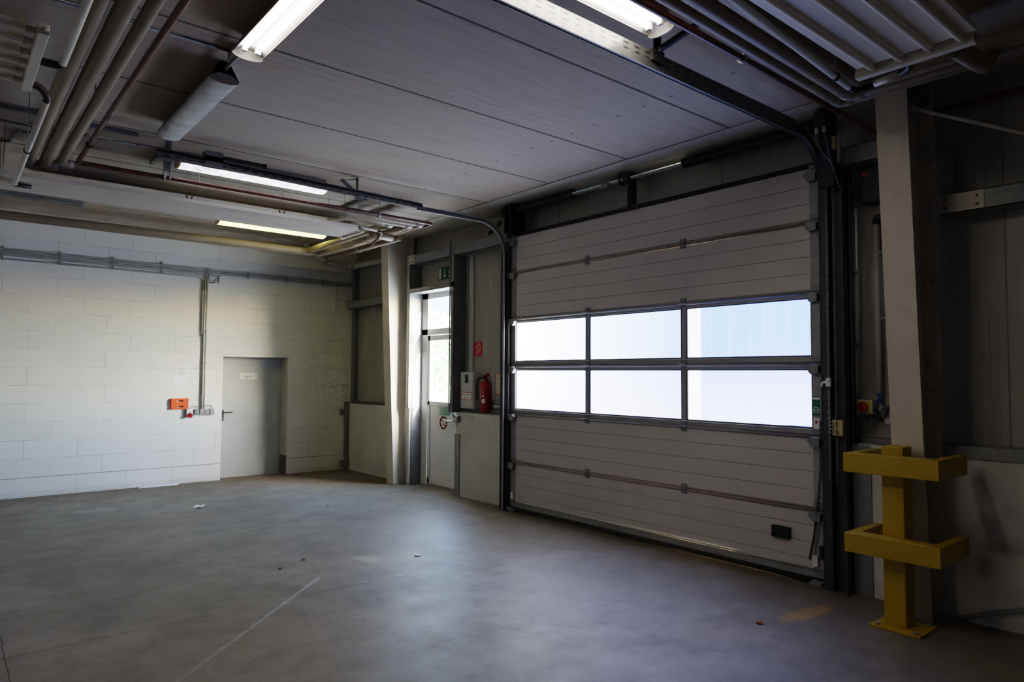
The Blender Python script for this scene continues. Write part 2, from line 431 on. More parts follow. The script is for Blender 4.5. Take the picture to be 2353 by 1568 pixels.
# ------------------------------------------------------------------ the shell
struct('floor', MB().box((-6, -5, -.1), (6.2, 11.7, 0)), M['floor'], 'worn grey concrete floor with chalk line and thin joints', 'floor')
struct('ceiling', MB().box((-6, -5, 3.86), (5.21, 11.7, 4.0)), M['ceiling'], 'grey concrete slab ceiling with dark joints', 'ceiling')
struct('trim_1', MB().box((5.235, -5, 3.862), (6.0, 11.7, 4.0)), M['soffit'], 'cream eaves soffit strip between ceiling slabs and gate wall', 'soffit')
struct('trim_2', MB().box((5.20, -5, 3.9), (5.25, 11.7, 4.0)), M['black'], 'dark gap between ceiling slabs and cream eaves soffit', 'gap')
b = MB()
DX0, DX1, DZ = 3.505, 4.575, 1.966
b.box((-6, 11.44, 0), (DX0, 11.7, 3.86)); b.box((DX1, 11.44, 0), (6.0, 11.7, 3.86)); b.box((DX0, 11.44, DZ), (DX1, 11.7, 3.86))
struct('wall_back', b, M['block'], 'white painted block wall with a grey steel door', 'wall')
b = MB(); b.box((-6.1, -5, 0), (-6, 11.7, .9)); b.box((-6.1, -5, 3.0), (-6, 11.7, 3.86)); b.box((-6.1, -5, .9), (-6, 6.5, 3.0)); b.box((-6.1, 10.6, .9), (-6, 11.7, 3.0))
struct('wall_left', b, M['block'], 'painted block wall at the far left of the hall', 'wall')
struct('wall_front', MB().box((-6, -5.1, 0), (6, -5, 3.86)), M['block'], 'painted block wall behind the viewer', 'wall')
b = MB()
GY0, GY1, GZ = 2.74, 6.72, 3.45
EY0, EY1, EZ = 8.10, 9.24, 3.0
X0, X1 = 5.82, 5.92
b.box((X0, -5, 0), (X1, GY0 - .1, 3.87)); b.box((X0, GY0 - .1, GZ), (X1, GY1 + .1, 3.87)); b.box((X0, GY1 + .1, 0), (X1, EY0, 3.87))
b.box((X0, EY0, EZ), (X1, EY1, 3.87)); b.box((X0, EY1, 0), (X1, 11.44, 3.87))
struct('wall_right', b, M['clad'], 'light grey sandwich panel cladding of the gate wall', 'wall')
b = MB()
b.box((5.66, 6.86, 0), (5.82, 8.03, 1.165)); b.box((5.68, EY1, 0), (5.82, 11.44, 1.175)); b.box((5.61, -5, 0), (5.82, 2.46, 1.17))
struct('wall_right', b, M['plinth'], 'white painted concrete plinth along the foot of the gate wall', 'plinth')
b = MB()
for y0, y1, x in ((6.86, 8.03, 5.77), (EY1, 11.44, 5.76), (-5, 2.46, 5.70)):
    b.box((x, y0, 1.166), (5.825, y1, 1.215)); b.box((5.64 if y0 < 0 else 5.69, y0, 1.166), (5.82, y1, 1.181))
struct('trim_3', b, M['greypost'], 'dark steel sill profile on the plinth ledge', 'sill')
struct('trim_4', MB().box((5.60, 1.88, 1.13), (5.63, -5, 1.215)), M['galvdull'], 'dark galvanised edge rail on the plinth right of the column', 'edge rail')
# concrete wedge at the foot of the wall on the right
b = MB().prism([(0, 0), (1.1, 0), (1.1, .42)], (5.612, 1.78, 0), (0, -1, 0), (0, 0, 1), (-.02, 0, 0))
tag(b.build('concrete_ramp', M['plinth']), 'pale concrete wedge against the wall right of the yellow guard', 'ramp')
tag(MB().bar((5.58, 1.80, .012), (5.58, .70, .432), .03, .02).build('edge_strip', M['galvdull']), 'thin grey strip sloping up along the pale concrete wedge', 'strip')

w_ = thing('added_window_1', 'added glowing window band in the unseen far left wall of the hall', 'window', (-6.05, 7.3, .9), kind='structure')  # out of view, added to light the block wall from the left
for k in range(3):
    y = 6.5 + 1.366 * k
    b = MB().box((-6.08, y, .9), (-6.0, y + .06, 3.0)); b.box((-6.08, y + 1.306, .9), (-6.0, y + 1.366, 3.0)); b.box((-6.08, y, .9), (-6.0, y + 1.366, .96)); b.box((-6.08, y, 2.94), (-6.0, y + 1.366, 3.0))
    b.build('added_window_frame', M['whitepaint'], w_)
    MB().box((-6.06, y + .06, .96), (-6.04, y + 1.306, 2.94)).build('window_pane', M['addedwindow'], w_)
# ------------------------------------------------------------------ grey steel door in the block wall
d = thing('door_1', 'grey steel storeroom door with black lever handle in the block wall', 'door', (4.04, 11.67, 0), kind='structure')
MB().box((3.45, 11.66, -.01), (4.60, 11.70, 1.98)).build('door_leaf', M['steeldoor'], d)
MB().box((4.545, 11.45, 0), (4.575, 11.66, .32)).build('worn_jamb', M['rust'], d)
MB().box((4.548, 11.46, .32), (4.576, 11.66, 1.966)).build('door_jamb', M['plinth'], d)
MB().box((3.51, 11.45, 1.955), (4.57, 11.66, 1.968)).build('door_head', M['galvdull'], d)
h = MB().box((3.56, 11.648, .925), (3.60, 11.66, 1.10)).build('handle_plate', M['black'], d)
MB().tube([(3.585, 11.65, 1.06), (3.585, 11.60, 1.06), (3.72, 11.60, 1.06)], .011, 10, bend=.03).build('lever', M['black'], h)
MB().disc((0, 0), .011, BW(3.58, 11.647, .965)).build('keyhole', M['greyplastic'], h)
s = thing('name_sign', 'small white sign reading Lager 1 on the grey steel door', 'sign', (3.99, 11.655, 1.62))
MB().rect(-.135, -.05, .135, .05, BW(3.985, 11.658, 1.65), .004).build('sign_plate', M['signwhite'], s)
MB().text('Lager', .07, (-.02, 0), BW(3.985, 11.653, 1.65)).build('lettering', M['ink'], s)
MB().text('1', .07, (.10, .006), BW(3.985, 11.653, 1.65)).build('lettering', M['ink'], s)

# ------------------------------------------------------------------ sectional gate
g = thing('sectional_gate', 'large off-white sectional gate with a double row of acrylic windows', 'gate', (5.6, 4.72, 0))
Z = [.055, .612, 1.215, 1.815, 2.415, 3.005, 3.455]
YA, YB = 2.74, 6.72
def solid_section(z0, z1, nm=3):
    pr = [(0, z0)]
    for k in range(1, nm + 1):
        z = z0 + (z1 - z0) * k / (nm + 1)
        pr += [(0, z - .004), (.007, z), (0, z + .004)]
    pr += [(0, z1), (.04, z1), (.04, z0)]
    b = MB().prism(pr, (5.60, YA, 0), (1, 0, 0), (0, 0, 1), (0, YB - YA, 0))
    return b.build('section_panel', M['gatepanel'], g)
for k in (0, 1, 4): solid_section(Z[k] + .004, Z[k + 1] - .004)
solid_section(Z[5] + .004, Z[6], 2)
for k in (2, 3):
    z0, z1 = Z[k] + .003, Z[k + 1] - .003
    b = MB()
    b.box((5.597, YA, z0), (5.64, YB, z0 + .045)); b.box((5.597, YA, z1 - .05), (5.64, YB, z1))
    b.box((5.597, YA, z0), (5.64, 2.815, z1)); b.box((5.597, 6.665, z0), (5.64, YB, z1))
    for y in (5.404, 4.103): b.box((5.602, y - .026, z0), (5.64, y + .026, z1))
    ws = b.build('window_section', M['alu'], g, bevel=.003)
    MB().box((5.590, 2.815, z0 + .043), (5.60, 6.665, z0 + .048)).build('glazing_bead', M['whitepaint'], ws)
    for ya, yb in ((2.815, 4.077), (4.129, 5.378), (5.43, 6.665)):
        q = MB()
        q.box((5.604, ya, z0 + .045), (5.632, ya + .012, z1 - .05)); q.box((5.604, yb - .012, z0 + .045), (5.632, yb, z1 - .05))
        q.box((5.604, ya, z0 + .045), (5.632, yb, z0 + .062)); q.box((5.604, ya, z1 - .06), (5.632, yb, z1 - .05))
        q.build('window_seal', M['seal'], ws)
        MB().box((5.618, ya, z0 + .045), (5.626, yb, z1 - .05)).build('window_pane', M['pane'], ws)
MB().box((5.642, 2.70, 0), (5.66, 6.76, 1.25)).build('added_backing', M['gatepanel'], g); MB().box((5.642, 2.70, 2.38), (5.66, 6.76, 3.46)).build('added_backing', M['gatepanel'], g); MB().box((5.642, 2.70, 1.78), (5.66, 6.76, 1.86)).build('added_backing', M['gatepanel'], g)  # unseen backing added to stop daylight leaking between the sections
for z in Z[1:6]:            # finger guard bars at the joints, hinges
    win = 1.2 < z < 2.5
    b = MB().tube([(5.596, YA, z - .012), (5.596, YB, z - .012)], .015, 10)
    b.box((5.592, YA, z + .010), (5.60, YB, z + .018))
    b.build('joint_profile', M['alu' if win else 'joint'], g)
    for y in (5.404, 4.103):
        b = MB(); b.box((5.588, y - .032, z - .05), (5.60, y + .032, z + .045)); b.tube([(5.580, y - .036, z - .006), (5.580, y + .04, z - .006)], .011, 10)
        b.box((5.582, y - .024, z - .044), (5.60, y - .012, z - .036)); b.box((5.582, y + .012, z - .044), (5.60, y + .024, z - .036))
        b.build('hinge', M['greypost'], g)
for k in range(6):          # end caps and roller brackets at both edges
    for y, sgn in ((2.775, 1), (6.69, -1)):
        MB().box((5.592, y - .035, Z[k] + .05), (5.60, y + .04, Z[k + 1] - .05)).build('end_cap', M['alu' if k < 3 else 'galvdull'], g)
for k, z in enumerate(Z):
    zz = z if k < 6 else z - .03
    for y, sgn in ((2.775, 1), (6.69, -1)):
        b = MB(); b.box((5.586, y - .04, zz - .055), (5.60, y + .04, zz - .02)); b.box((5.586, y - .04, zz + .02), (5.60, y + .04, zz + .055))
        b.prism([(-.035, -.04), (.04, -.03), (.07, -.06), (.03, -.115), (-.035, -.105)], (5.585, y, zz + .02), (0, sgn, 0), (0, 0, 1), (-.045, 0, 0))
        b.tube([(5.555, y + .03 * sgn, zz - .02), (5.555, y - .075 * sgn, zz - .02)], .012, 8)
        b.build('roller_bracket', M['greypost'], g)
MB().box((5.592, YA, .05), (5.60, YB, .115)).build('bottom_profile', M['galvdull'], g)
b = MB().box((5.597, YA - .03, .0), (5.645, YB + .03, .055)); b.tube([(5.60, YA, .028), (5.60, YB, .028)], .028, 10)
b.build('bottom_seal', M['rubber'], g)
MB().tube([(5.583, YA + .16, .128), (5.583, YB - .12, .128)], .009, 8).build('bottom_cable_tube', M['tubecream'], g)
hd = MB().box((5.585, 3.02, .325), (5.60, 3.185, .425)).build('grip_handle', M['black'], g, bevel=.006)
b = MB().box((5.568, 3.02, .405), (5.59, 3.185, .425)); b.box((5.568, 3.02, .325), (5.59, 3.185, .345)); b.box((5.568, 3.02, .325), (5.59, 3.04, .425)); b.box((5.568, 3.165, .325), (5.59, 3.185, .425))
b.box((5.562, 3.03, .368), (5.578, 3.175, .392)); b.build('grip_frame', M['black'], hd, bevel=.004)
for y in (6.69, 2.80):
    bx = MB().box((5.570, y - .02, .145), (5.60, y + .025, .235)).build('cable_box', M['white'], g, bevel=.004)
    s_ = -1 if y > 5 else 1
    MB().tube([(5.58, y, .145), (5.58, y + .02 * s_, .12), (5.58, y + .08 * s_, .128)], .004, 6, bend=.02).build('cable', M['greyplastic'], bx)
# coiled safety cable on the right edge
pts = []
A = [Vector(q) for q in ((5.545, 2.725, 1.34), (5.55, 2.73, .95), (5.55, 2.765, .60), (5.555, 2.80, .38), (5.56, 2.84, .20))]
n = 420
for i in range(n + 1):
    f = i / n * (len(A) - 1); k = min(int(f), len(A) - 2); q = A[k].lerp(A[k + 1], f - k); w = i / n * 2 * math.pi * 60
    pts.append(q + Vector((math.cos(w) * .009, math.sin(w) * .009, 0)))
MB().tube(pts, .0042, 5).build('spiral_cable', M['rubber'], g)
MB().box((5.56, 2.73, .215), (5.60, 2.765, .325)).build('cable_gland', M['black'], g, bevel=.008)
lb = MB().rect(-.03, 0, .03, .17, GW(5.5915, 2.782, 1.56)).build('type_plate', M['greyplastic'], g)
b = MB()
for k in range(9): b.rect(-.024, .02 + k * .016, .024 - (k % 3) * .008, .024 + k * .016, GW(5.5900, 2.782, 1.56))
b.build('print', M['greyink'], lb)
lb = MB().rect(-.032, 0, .032, .165, GW(5.5915, 2.782, 1.375)).build('green_label', M['signgreen'], g)
lb['label'] = 'green label with white disc'
b = MB().disc((0, .05), .026, GW(5.5900, 2.782, 1.375)); b.build('white_disc', M['signwhite'], lb)
b = MB().rect(-.03, .135, .03, .155, GW(5.5900, 2.782, 1.375)); b.build('white_bar', M['signwhite'], lb)
b = MB().disc((0, .05), .020, GW(5.5886, 2.782, 1.375), th=.0008); b.build('emblem', M['signgreen'], lb)
b = MB().rect(-.016, .046, .016, .054, GW(5.5878, 2.782, 1.375), .0006); b.build('emblem_bar', M['signwhite'], lb)
lb = MB().rect(-.024, 0, .024, .09, GW(5.5915, 2.782, 1.27)).build('white_label', M['signwhite'], g)
MB().disc((0, .055), .013, GW(5.5900, 2.782, 1.27), 8).build('print', M['signred'], lb)
tag(MB().box((5.60, 2.55, 0), (5.83, 2.745, 3.46)).build('gate_jamb', M['greypost']), 'grey steel jamb closing the gap at the right end of the gate', 'jamb')
tag(MB().box((5.60, 6.715, 0), (5.83, 6.845, 3.46)).build('gate_jamb', M['greypost']), 'grey steel jamb closing the gap at the left end of the gate', 'jamb')
tag(MB().box((5.592, YA - .08, 3.455), (5.83, YB + .08, 3.50)).build('lintel_seal', M['rubber']), 'black rubber seal along the lintel above the gate', 'seal')

# ------------------------------------------------------------------ gate tracks
def track(name, label, y, sgn, xe):
    t = thing(name, label, 'gate track', (5.55, y, 0))
    zc, xc, r = 3.22, 5.125, .41
    path = [(5.535, y, 0), (5.535, y, zc)]
    for k in range(1, 13):
        w = k / 12 * math.pi / 2; path.append((xc + r * math.cos(w), y, zc + r * math.sin(w)))
    path.append((xe if sgn > 0 else 4.22, y, zc + r))
    def sweep(dr0, dr1, y0, y1):     # flat ribbon profile following the track
        b = MB(); vs = []
        for i, p in enumerate(path):
            if i <= 1: nrm = Vector((1, 0, 0))
            elif i >= len(path) - 1: nrm = Vector((0, 0, 1))
            else:
                w = (i - 1) / 12 * math.pi / 2; nrm = Vector((math.cos(w), 0, math.sin(w)))
            q = Vector(p)
            vs += [q + nrm * dr0 + Vector((0, y0 - y, 0)), q + nrm * dr1 + Vector((0, y0 - y, 0)), q + nrm * dr1 + Vector((0, y1 - y, 0)), q + nrm * dr0 + Vector((0, y1 - y, 0))]
        fs = []
        for i in range(len(path) - 1):
            for k in range(4): fs.append((i * 4 + k, i * 4 + (k + 1) % 4, i * 4 + 4 + (k + 1) % 4, i * 4 + 4 + k))
        fs += [(0, 3, 2, 1), tuple(len(vs) - 4 + k for k in range(4))]
        return b.add(vs, fs)
    b = sweep(-.026, -.023, y - .02, y + .02); c = sweep(.023, .026, y - .02, y + .02); e = sweep(-.026, .026, y - .022 * sgn, y - .0195 * sgn)
    for q in (c, e): b.add(q.v, q.f)
    l1 = sweep(-.030, -.020, y + .017 * sgn, y + .022 * sgn); b.add(l1.v, l1.f)
    b.build('roller_rail', M['darkmetal' if sgn > 0 else 'galvdull'], t)
    return t
t = track('gate_track', 'dark gate guide track on the right, bending back under the ceiling', 2.672, 1, 1.45)
b = MB().box((5.50, 2.62, 0), (5.58, 2.645, 3.35)); b.box((5.57, 2.50, 0), (5.60, 2.645, 3.35)); b.box((5.49, 2.50, 0), (5.60, 2.51, 3.3))
b.build('angle_frame', M['darkmetal'], t)
b = MB().box((1.45, 2.640, 3.585), (5.05, 2.646, 3.695)); b.box((1.45, 2.646, 3.690), (5.05, 2.672, 3.696)); b.build('perforated_angle', M['slotted'], t)
b = MB().bar((3.335, 2.62, 3.69), (3.335, 2.62, 3.86), .045, .006, (1, 0, 0)); b.bar((3.335, 2.615, 3.70), (3.47, 2.30, 3.86), .03, .03); b.bar((3.335, 2.63, 3.70), (3.335, 2.63, 3.86), .006, .05, (0, 1, 0))
b.box((3.28, 2.615, 3.63), (3.39, 2.639, 3.70)); b.build('ceiling_bracket', M['darkmetal'], t)
t = track('gate_track', 'grey gate guide track on the left, bending back under the ceiling', 6.80, -1, 1.52)
b = MB().box((5.50, 6.827, 0), (5.66, 6.842, 3.35)); b.box((5.55, 6.745, 0), (5.58, 6.84, 3.4)); b.build('angle_frame', M['darkmetal'], t)
b = MB().bar((1.46, 6.829, 3.705), (4.30, 6.829, 3.655), .006, .06); b.bar((1.46, 6.806, 3.735), (4.30, 6.806, 3.685), .05, .005); b.bar((1.46, 6.79, 3.685), (4.30, 6.79, 3.632), .04, .03); b.build('perforated_angle', M['slotted'], t)
for x, dx in ((3.47, -.19),):
    b = MB().bar((x, 6.85, 3.64), (x, 6.85, 3.86), .05, .006, (1, 0, 0)); b.bar((x, 6.84, 3.66), (x + dx, 6.84, 3.80), .03, .03); b.bar((x, 6.86, 3.84), (x + dx - .01, 6.86, 3.79), .035, .012); b.box((x - .03, 6.835, 3.62), (x + .07, 6.856, 3.72))
    b.build('ceiling_bracket', M['greypost'], t)
b = MB().box((1.53, 6.835, 3.55), (1.58, 6.85, 3.86)); b.box((1.58, 6.835, 3.66), (1.66, 6.87, 3.72)); b.box((1.46, 6.78, 3.64), (1.60, 6.84, 3.66)); b.build('ceiling_bracket', M['greypost'], t)
for x in (1.56,):
    MB().tube([(x + .02, 6.84, 3.64), (x + .02, 6.84, 3.50), (x + .02, 6.86, 3.48)], .008, 8).build('track_stop_rod', M['galv'], t)
s = thing('spring_buffer', 'steel spring buffer on top of the left gate track', 'buffer', (1.95, 6.81, 3.7))
b = MB().box((1.86, 6.76, 3.66), (2.02, 6.775, 3.80)); b.box((1.86, 6.84, 3.66), (2.02, 6.855, 3.80)); b.box((1.86, 6.76, 3.70), (2.02, 6.855, 3.75)); b.build('bracket', M['greypost'], s)
pts = [Vector((2.02 + .40 * i / 240, 6.81 + .017 * math.cos(i * .9), 3.765 + .017 * math.sin(i * .9))) for i in range(241)]
MB().tube(pts, .005, 5).build('spring', M['darkmetal'], s)
MB().tube([(1.84, 6.81, 3.765), (2.47, 6.81, 3.765)], .006, 8).build('rod', M['galv'], s)
MB().box((2.42, 6.79, 3.735), (2.45, 6.83, 3.785)).build('stop_block', M['black'], s)
for yy in (7.02, 2.47):
    pass
# galvanised guard angles at the plinth ends
tag(MB().box((5.645, 7.93, 0), (5.66, 8.035, .86)).box((5.645, 8.031, 0), (5.72, 8.04, .86)).build('corner_guard', M['galvdull']), 'galvanised corner guard on the plinth beside the glass door', 'corner guard')
tag(MB().box((5.645, 6.85, 0), (5.66, 6.93, .86)).build('corner_guard', M['galvdull']), 'galvanised corner guard on the plinth beside the left gate track', 'corner guard')
tag(MB().box((5.60, 2.36, 0), (5.72, 2.50, 1.165)).build('jamb_post', M['greypost']), 'blue-grey steel jamb post low beside the right gate track', 'post')

# ------------------------------------------------------------------ torsion shaft over the gate
s = thing('torsion_shaft', 'torsion spring shaft with black springs running above the gate', 'shaft', (5.55, 4.72, 3.79))
MB().tube([(5.55, 2.62, 3.785), (5.55, 6.86, 3.785)], .017, 12).build('shaft', M['galv'], s)
for y0, y1 in ((5.62, 6.56), (2.78, 4.05)):
    sp = MB(); k = int((y1 - y0) / .012); pr = []
    for i in range(k + 1):
        y = y0 + (y1 - y0) * i / k; pr.append((.047 + (.004 if i % 2 else 0), y))
    base = []
    for i in range(len(pr) - 1): pass
    sp.tube([(5.55, q[1], 3.785) for q in pr], [q[0] for q in pr], 16)
    sp.build('spring', M['springsleeve'], s)
    MB().tube([(5.55, y0 - .03, 3.785), (5.55, y0 + .01, 3.785)], .058, 14).build('spring_plug', M['darkmetal'], s)
b = MB().box((5.60, 4.74, 3.46), (5.66, 4.78, 3.86)); b.box((5.52, 4.74, 3.46), (5.62, 4.755, 3.80)); b.box((5.52, 4.86, 3.74), (5.62, 4.872, 3.86)); b.box((5.50, 4.74, 3.80), (5.66, 4.88, 3.83)); b.box((5.56, 4.64, 3.46), (5.66, 4.86, 3.50)); b.tube([(5.55, 4.72, 3.785), (5.55, 4.80, 3.785)], .05, 14)
b.build('centre_bracket', M['darkmetal'], s)
b = MB().tube([(5.55, 5.02, 3.785), (5.55, 5.14, 3.785)], .032, 12); b.box((5.51, 5.03, 3.775), (5.59, 5.05, 3.80)); b.box((5.51, 5.10, 3.775), (5.59, 5.12, 3.80)); b.build('coupler', M['galv'], s)
b = MB().box((5.46, 6.60, 3.46), (5.64, 6.625, 3.86)); b.box((5.60, 6.56, 3.46), (5.66, 6.86, 3.86)); b.tube([(5.55, 6.65, 3.785), (5.55, 6.72, 3.785)], .075, 18); b.box((5.48, 6.74, 3.50), (5.66, 6.76, 3.86)); b.tube([(5.55, 6.78, 3.785), (5.55, 6.86, 3.785)], .06, 16)
b.build('left_end_bracket', M['black'], s)
tag(MB().bar((5.5, 6.86, 3.66), (5.70, 7.35, 3.62), .04, .04).build('track_tie_bar', M['darkmetal']), 'dark perforated tie bar from the left gate track to the wall', 'tie bar')

# ------------------------------------------------------------------ gate operator and hand chain, top right
s = thing('gate_operator', 'black and blue gate motor at the top of the right gate track', 'motor', (5.45, 2.6, 3.4))
MB().tube([(5.44, 2.60, 3.70), (5.44, 2.60, 3.845)], .085, 20).build('motor_body', M['black'], s, bevel=.01)
MB().box((5.41, 2.54, 3.40), (5.52, 2.645, 3.70)).build('gearbox', M['blue'], s, bevel=.012)
MB().box((5.42, 2.52, 3.22), (5.54, 2.65, 3.42)).build('cover', M['black'], s, bevel=.012)
for y in (2.635, 2.575): MB().tube([(5.37, y, 3.655), (5.37, y, 3.70)], .015, 10).build('cable_gland', M['white'], s)
for y, dx in ((2.635, 0), (2.575, .01)): MB().tube([(5.37, y, 3.66), (5.37, y - .03, 3.5), (5.40, 2.54, 3.42), (5.46, 2.50, 3.2)], .005, 6, bend=.06).build('cable', M['greyplastic'], s)
MB().box((5.42, 2.515, 3.52), (5.46, 2.54, 3.62)).build('label_plate', M['yellowplastic'], s)
def chain(y, z0, z1, x):
    b = MB(); z = z1; k = 0
    while z > z0:
        pts = []
        for i in range(9):
            w = 2 * math.pi * i / 8; u = .0085 * math.cos(w); v = .017 * math.sin(w)
            pts.append((x + (u if k % 2 else 0), y + (0 if k % 2 else u), z - .015 + v))
        b.tube(pts, .0027, 5, cap=False); z -= .0265; k += 1
    return b
s = thing('hand_chain', 'long hand chain in two strands hanging beside the right gate track', 'chain', (5.47, 2.59, .9))
for y in (2.615, 2.560): chain(y, .86, 3.24, 5.47).build('chain_strand', M['chain'], s)
s = thing('chain_holder', 'small yellow plastic chain holder on the right gate frame', 'holder', (5.48, 2.54, 1.23))
MB().box((5.475, 2.515, 1.235), (5.50, 2.60, 1.36)).build('holder_plate', M['yellowplastic'], s, bevel=.004)
for z in (1.27, 1.30, 1.33): MB().tube([(5.468, 2.60 + .014 * math.cos(a * .6), z + .014 * math.sin(a * .6)) for a in range(12)], .004, 6).build('chain_hook', M['chain'], s)
s = thing('end_switch', 'small white switch with bent tube on the right gate frame', 'switch', (5.48, 2.6, 1.63))
MB().box((5.462, 2.60, 1.62), (5.49, 2.64, 1.69)).build('switch_body', M['white'], s, bevel=.004)
MB().tube([(5.48, 2.64, 1.655), (5.48, 2.675, 1.655), (5.48, 2.68, 1.62)], .009, 8, bend=.02).build('bent_tube', M['white'], s)
# ------------------------------------------------------------------ tapered steel columns
def column(name, label, y0, y1, xb, xt, xo, ztop):
    t = thing(name, label, 'steel column', (xo, (y0 + y1) / 2, 0))
    f = lambda z: xb + (xt - xb) * z / 3.56
    b = MB()
    b.prism([(f(0), 0), (f(ztop), ztop), (f(ztop) + .016, ztop), (f(0) + .016, 0)], (0, y0, 0), (1, 0, 0), (0, 0, 1), (0, y1 - y0, 0))
    b.build('inner_flange', M['cream'], t, bevel=.002)
    MB().box((xo - .016, y0, 0), (xo, y1, ztop)).build('outer_flange', M['cream'], t, bevel=.002)
    ym = (y0 + y1) / 2
    MB().prism([(f(0) + .01, 0), (f(ztop) + .01, ztop), (xo - .01, ztop), (xo - .01, 0)], (0, ym - .006, 0), (1, 0, 0), (0, 0, 1), (0, .012, 0)).build('web_plate', M['cream'], t)
    b = MB()
    for z in (.9, 1.6, 2.4, 2.86, 2.97, 3.3, 3.42):
        b.tube([(xo - .03, y0 + .035, z), (xo - .014, y0 + .035, z)], .011, 6)
    b.build('bolt', M['galvdull'], t)
    return t, f
colr, fr_ = column('steel_column', 'tapered cream steel column behind the yellow guard', 1.86, 2.07, 5.335, 5.10, 5.60, 3.86)
MB().box((5.11, 1.885, 3.72), (5.59, 1.96, 3.80)).build('stiffener', M['greypost'], colr)
coll, fl_ = column('steel_column', 'tapered cream steel column left of the glass door', 9.355, 9.56, 5.435, 5.275, 5.74, 3.86)
tag(MB().tube([(5.193, 1.845, 3.578), (5.50, .95, 3.14)], .013, 10).tube([(5.185, 1.87, 3.592), (5.20, 1.84, 3.57)], .022, 8).build('brace_rod', M['tubecream']), 'slanting bracing rod fixed to the column behind the yellow guard', 'rod')

# ------------------------------------------------------------------ wall rails (purlins) and posts
def rail(label, y0, y1, z0, z1, x=5.62, m='galvdull', plate=None):
    t = thing('wall_rail', label, 'wall rail', (x + .08, (y0 + y1) / 2, z0))
    b = MB().box((x, y0, z0), (x + .006, y1, z1)); b.box((x, y0, z0), (5.82, y1, z0 + .006)); b.box((x, y0, z1 - .006), (5.82, y1, z1))
    b.build('channel', M[m], t)
    if plate:
        b = MB().box((x - .006, plate[0], z0 + .005), (x, plate[1], z1 - .005))
        b.build('splice_plate', M['cream'], t)
        for zz in (z0 + .04, z1 - .04):
            for yy in (plate[0] + .04, plate[1] - .04):
                MB().tube([(x - .014, yy, zz), (x, yy, zz)], .010, 6).build('bolt', M['darkmetal'], t)
    return t
rail('galvanised wall rail above the glass door', 6.86, 9.34, 3.405, 3.555, plate=(9.13, 9.33))
rail('galvanised wall rail left of the left column by the block wall', 9.58, 11.40, 2.86, 3.0)
rail('galvanised wall rail on the dark wall right of the yellow guard', -4.9, 1.845, 2.89, 3.03, 5.60, plate=(1.56, 1.845))
rail('galvanised wall rail between the gate motor and the right column', 2.09, 2.56, 3.42, 3.575, plate=(2.10, 2.20))
def post(name, label, y, sg, zb, zt, lip=True):
    t = thing(name, label, 'steel post', (5.72, y, zb))
    b = MB().box((5.60, y, zb), (5.82, y + .006 * sg, zt)); b.build('web', M['greypost'], t)
    b = MB().box((5.60, y, zb), (5.606, y + .075 * sg, zt)); b.box((5.60, y + .07 * sg, zb), (5.63, y + .075 * sg, zt)); b.build('flange', M['galvdull'], t)
    return t
post('channel_post', 'grey steel channel post right of the glass door', 8.03, 1, 1.165, 3.41)
t = post('channel_post', 'grey steel channel post left of the glass door', 9.235, 1, 1.175, 3.405)
tag(MB().box((5.66, 9.232, 0), (5.835, 9.245, 1.175)).build('reveal_plate', M['greypost']), 'dark grey metal lining low on the left reveal of the glass door', 'lining')
tag(MB().box((5.63, 9.245, 0), (5.66, 9.30, 1.175)).build('reveal_edge', M['plinth']), 'white plinth edge strip left of the glass door', 'edge strip')
t = thing('corner_post', 'grey steel post in the corner between block wall and gate wall', 'steel post', (5.8, 11.38, 0))
MB().box((5.735, 11.33, 1.18), (5.815, 11.435, 3.7)).build('upper_post', M['greypost'], t)
MB().box((5.615, 11.36, 0), (5.675, 11.435, 1.2)).build('lower_post', M['greypost'], t)
for z in (1.02, .13):
    p_ = MB().box((5.53, 11.345, z - .05), (5.672, 11.36, z + .05)).box((5.53, 11.36, z - .05), (5.545, 11.435, z + .05)).build('fixing_plate', M['galvdull'], t)
    for x in (5.56, 5.65): MB().tube([(x, 11.33, z + .01), (x, 11.345, z + .01)], .012, 6).build('bolt', M['darkmetal'], p_)
tag(MB().box((5.795, 7.835, 1.215), (5.82, 7.93, 3.41)).build('cover_strip', M['cabinet']), 'pale vertical cover strip on the cladding above the grey cabinet', 'strip')
tag(MB().tube([(5.805, 7.955, 3.41), (5.805, 7.955, 2.1), (5.80, 7.95, 1.75)], .009, 8, bend=.1).build('wall_cable', M['greyplastic']), 'thin grey cable beside the cover strip above the grey cabinet', 'cable')

# ------------------------------------------------------------------ glazed entrance door
d = thing('door_2', 'white framed entrance door with glass upper half and transom light', 'door', (5.87, 8.65, 0), kind='structure')
fx0, fx1 = 5.84, 5.91
b = MB().box((fx0, 9.07, 0), (fx1, 9.235, EZ)); b.box((fx0, EY0, 0), (fx1, 8.15, EZ)); b.box((fx0, EY0, 2.87), (fx1, 9.235, EZ)); b.box((fx0, EY0, 2.31), (fx1, 9.235, 2.40))
b.build('door_frame', M['whitepaint'], d, bevel=.004)
b = MB().box((5.60, 8.03, 2.955), (5.84, 9.235, 2.962)); b.box((5.60, 8.03, 2.955), (5.606, 9.235, 3.02)); b.build('lintel_flashing', M['galvdull'], d)
MB().box((5.845, EY0, 0), (6.0, EY1, .032)).build('threshold', M['galvdull'], d)
lf = MB()
lf.box((5.846, 9.005, .03), (5.90, 9.062, 2.30)); lf.box((5.846, 8.158, .03), (5.90, 8.215, 2.30)); lf.box((5.846, 8.158, 2.22), (5.90, 9.062, 2.30)); lf.box((5.846, 8.158, 1.225), (5.90, 9.062, 1.285)); lf.box((5.846, 8.158, .03), (5.90, 9.062, .12))
lf = lf.build('door_leaf', M['whitepaint'], d, bevel=.003)
MB().box((5.855, 8.215, .12), (5.89, 9.005, 1.225)).build('door_panel', M['whitepaint'], lf)
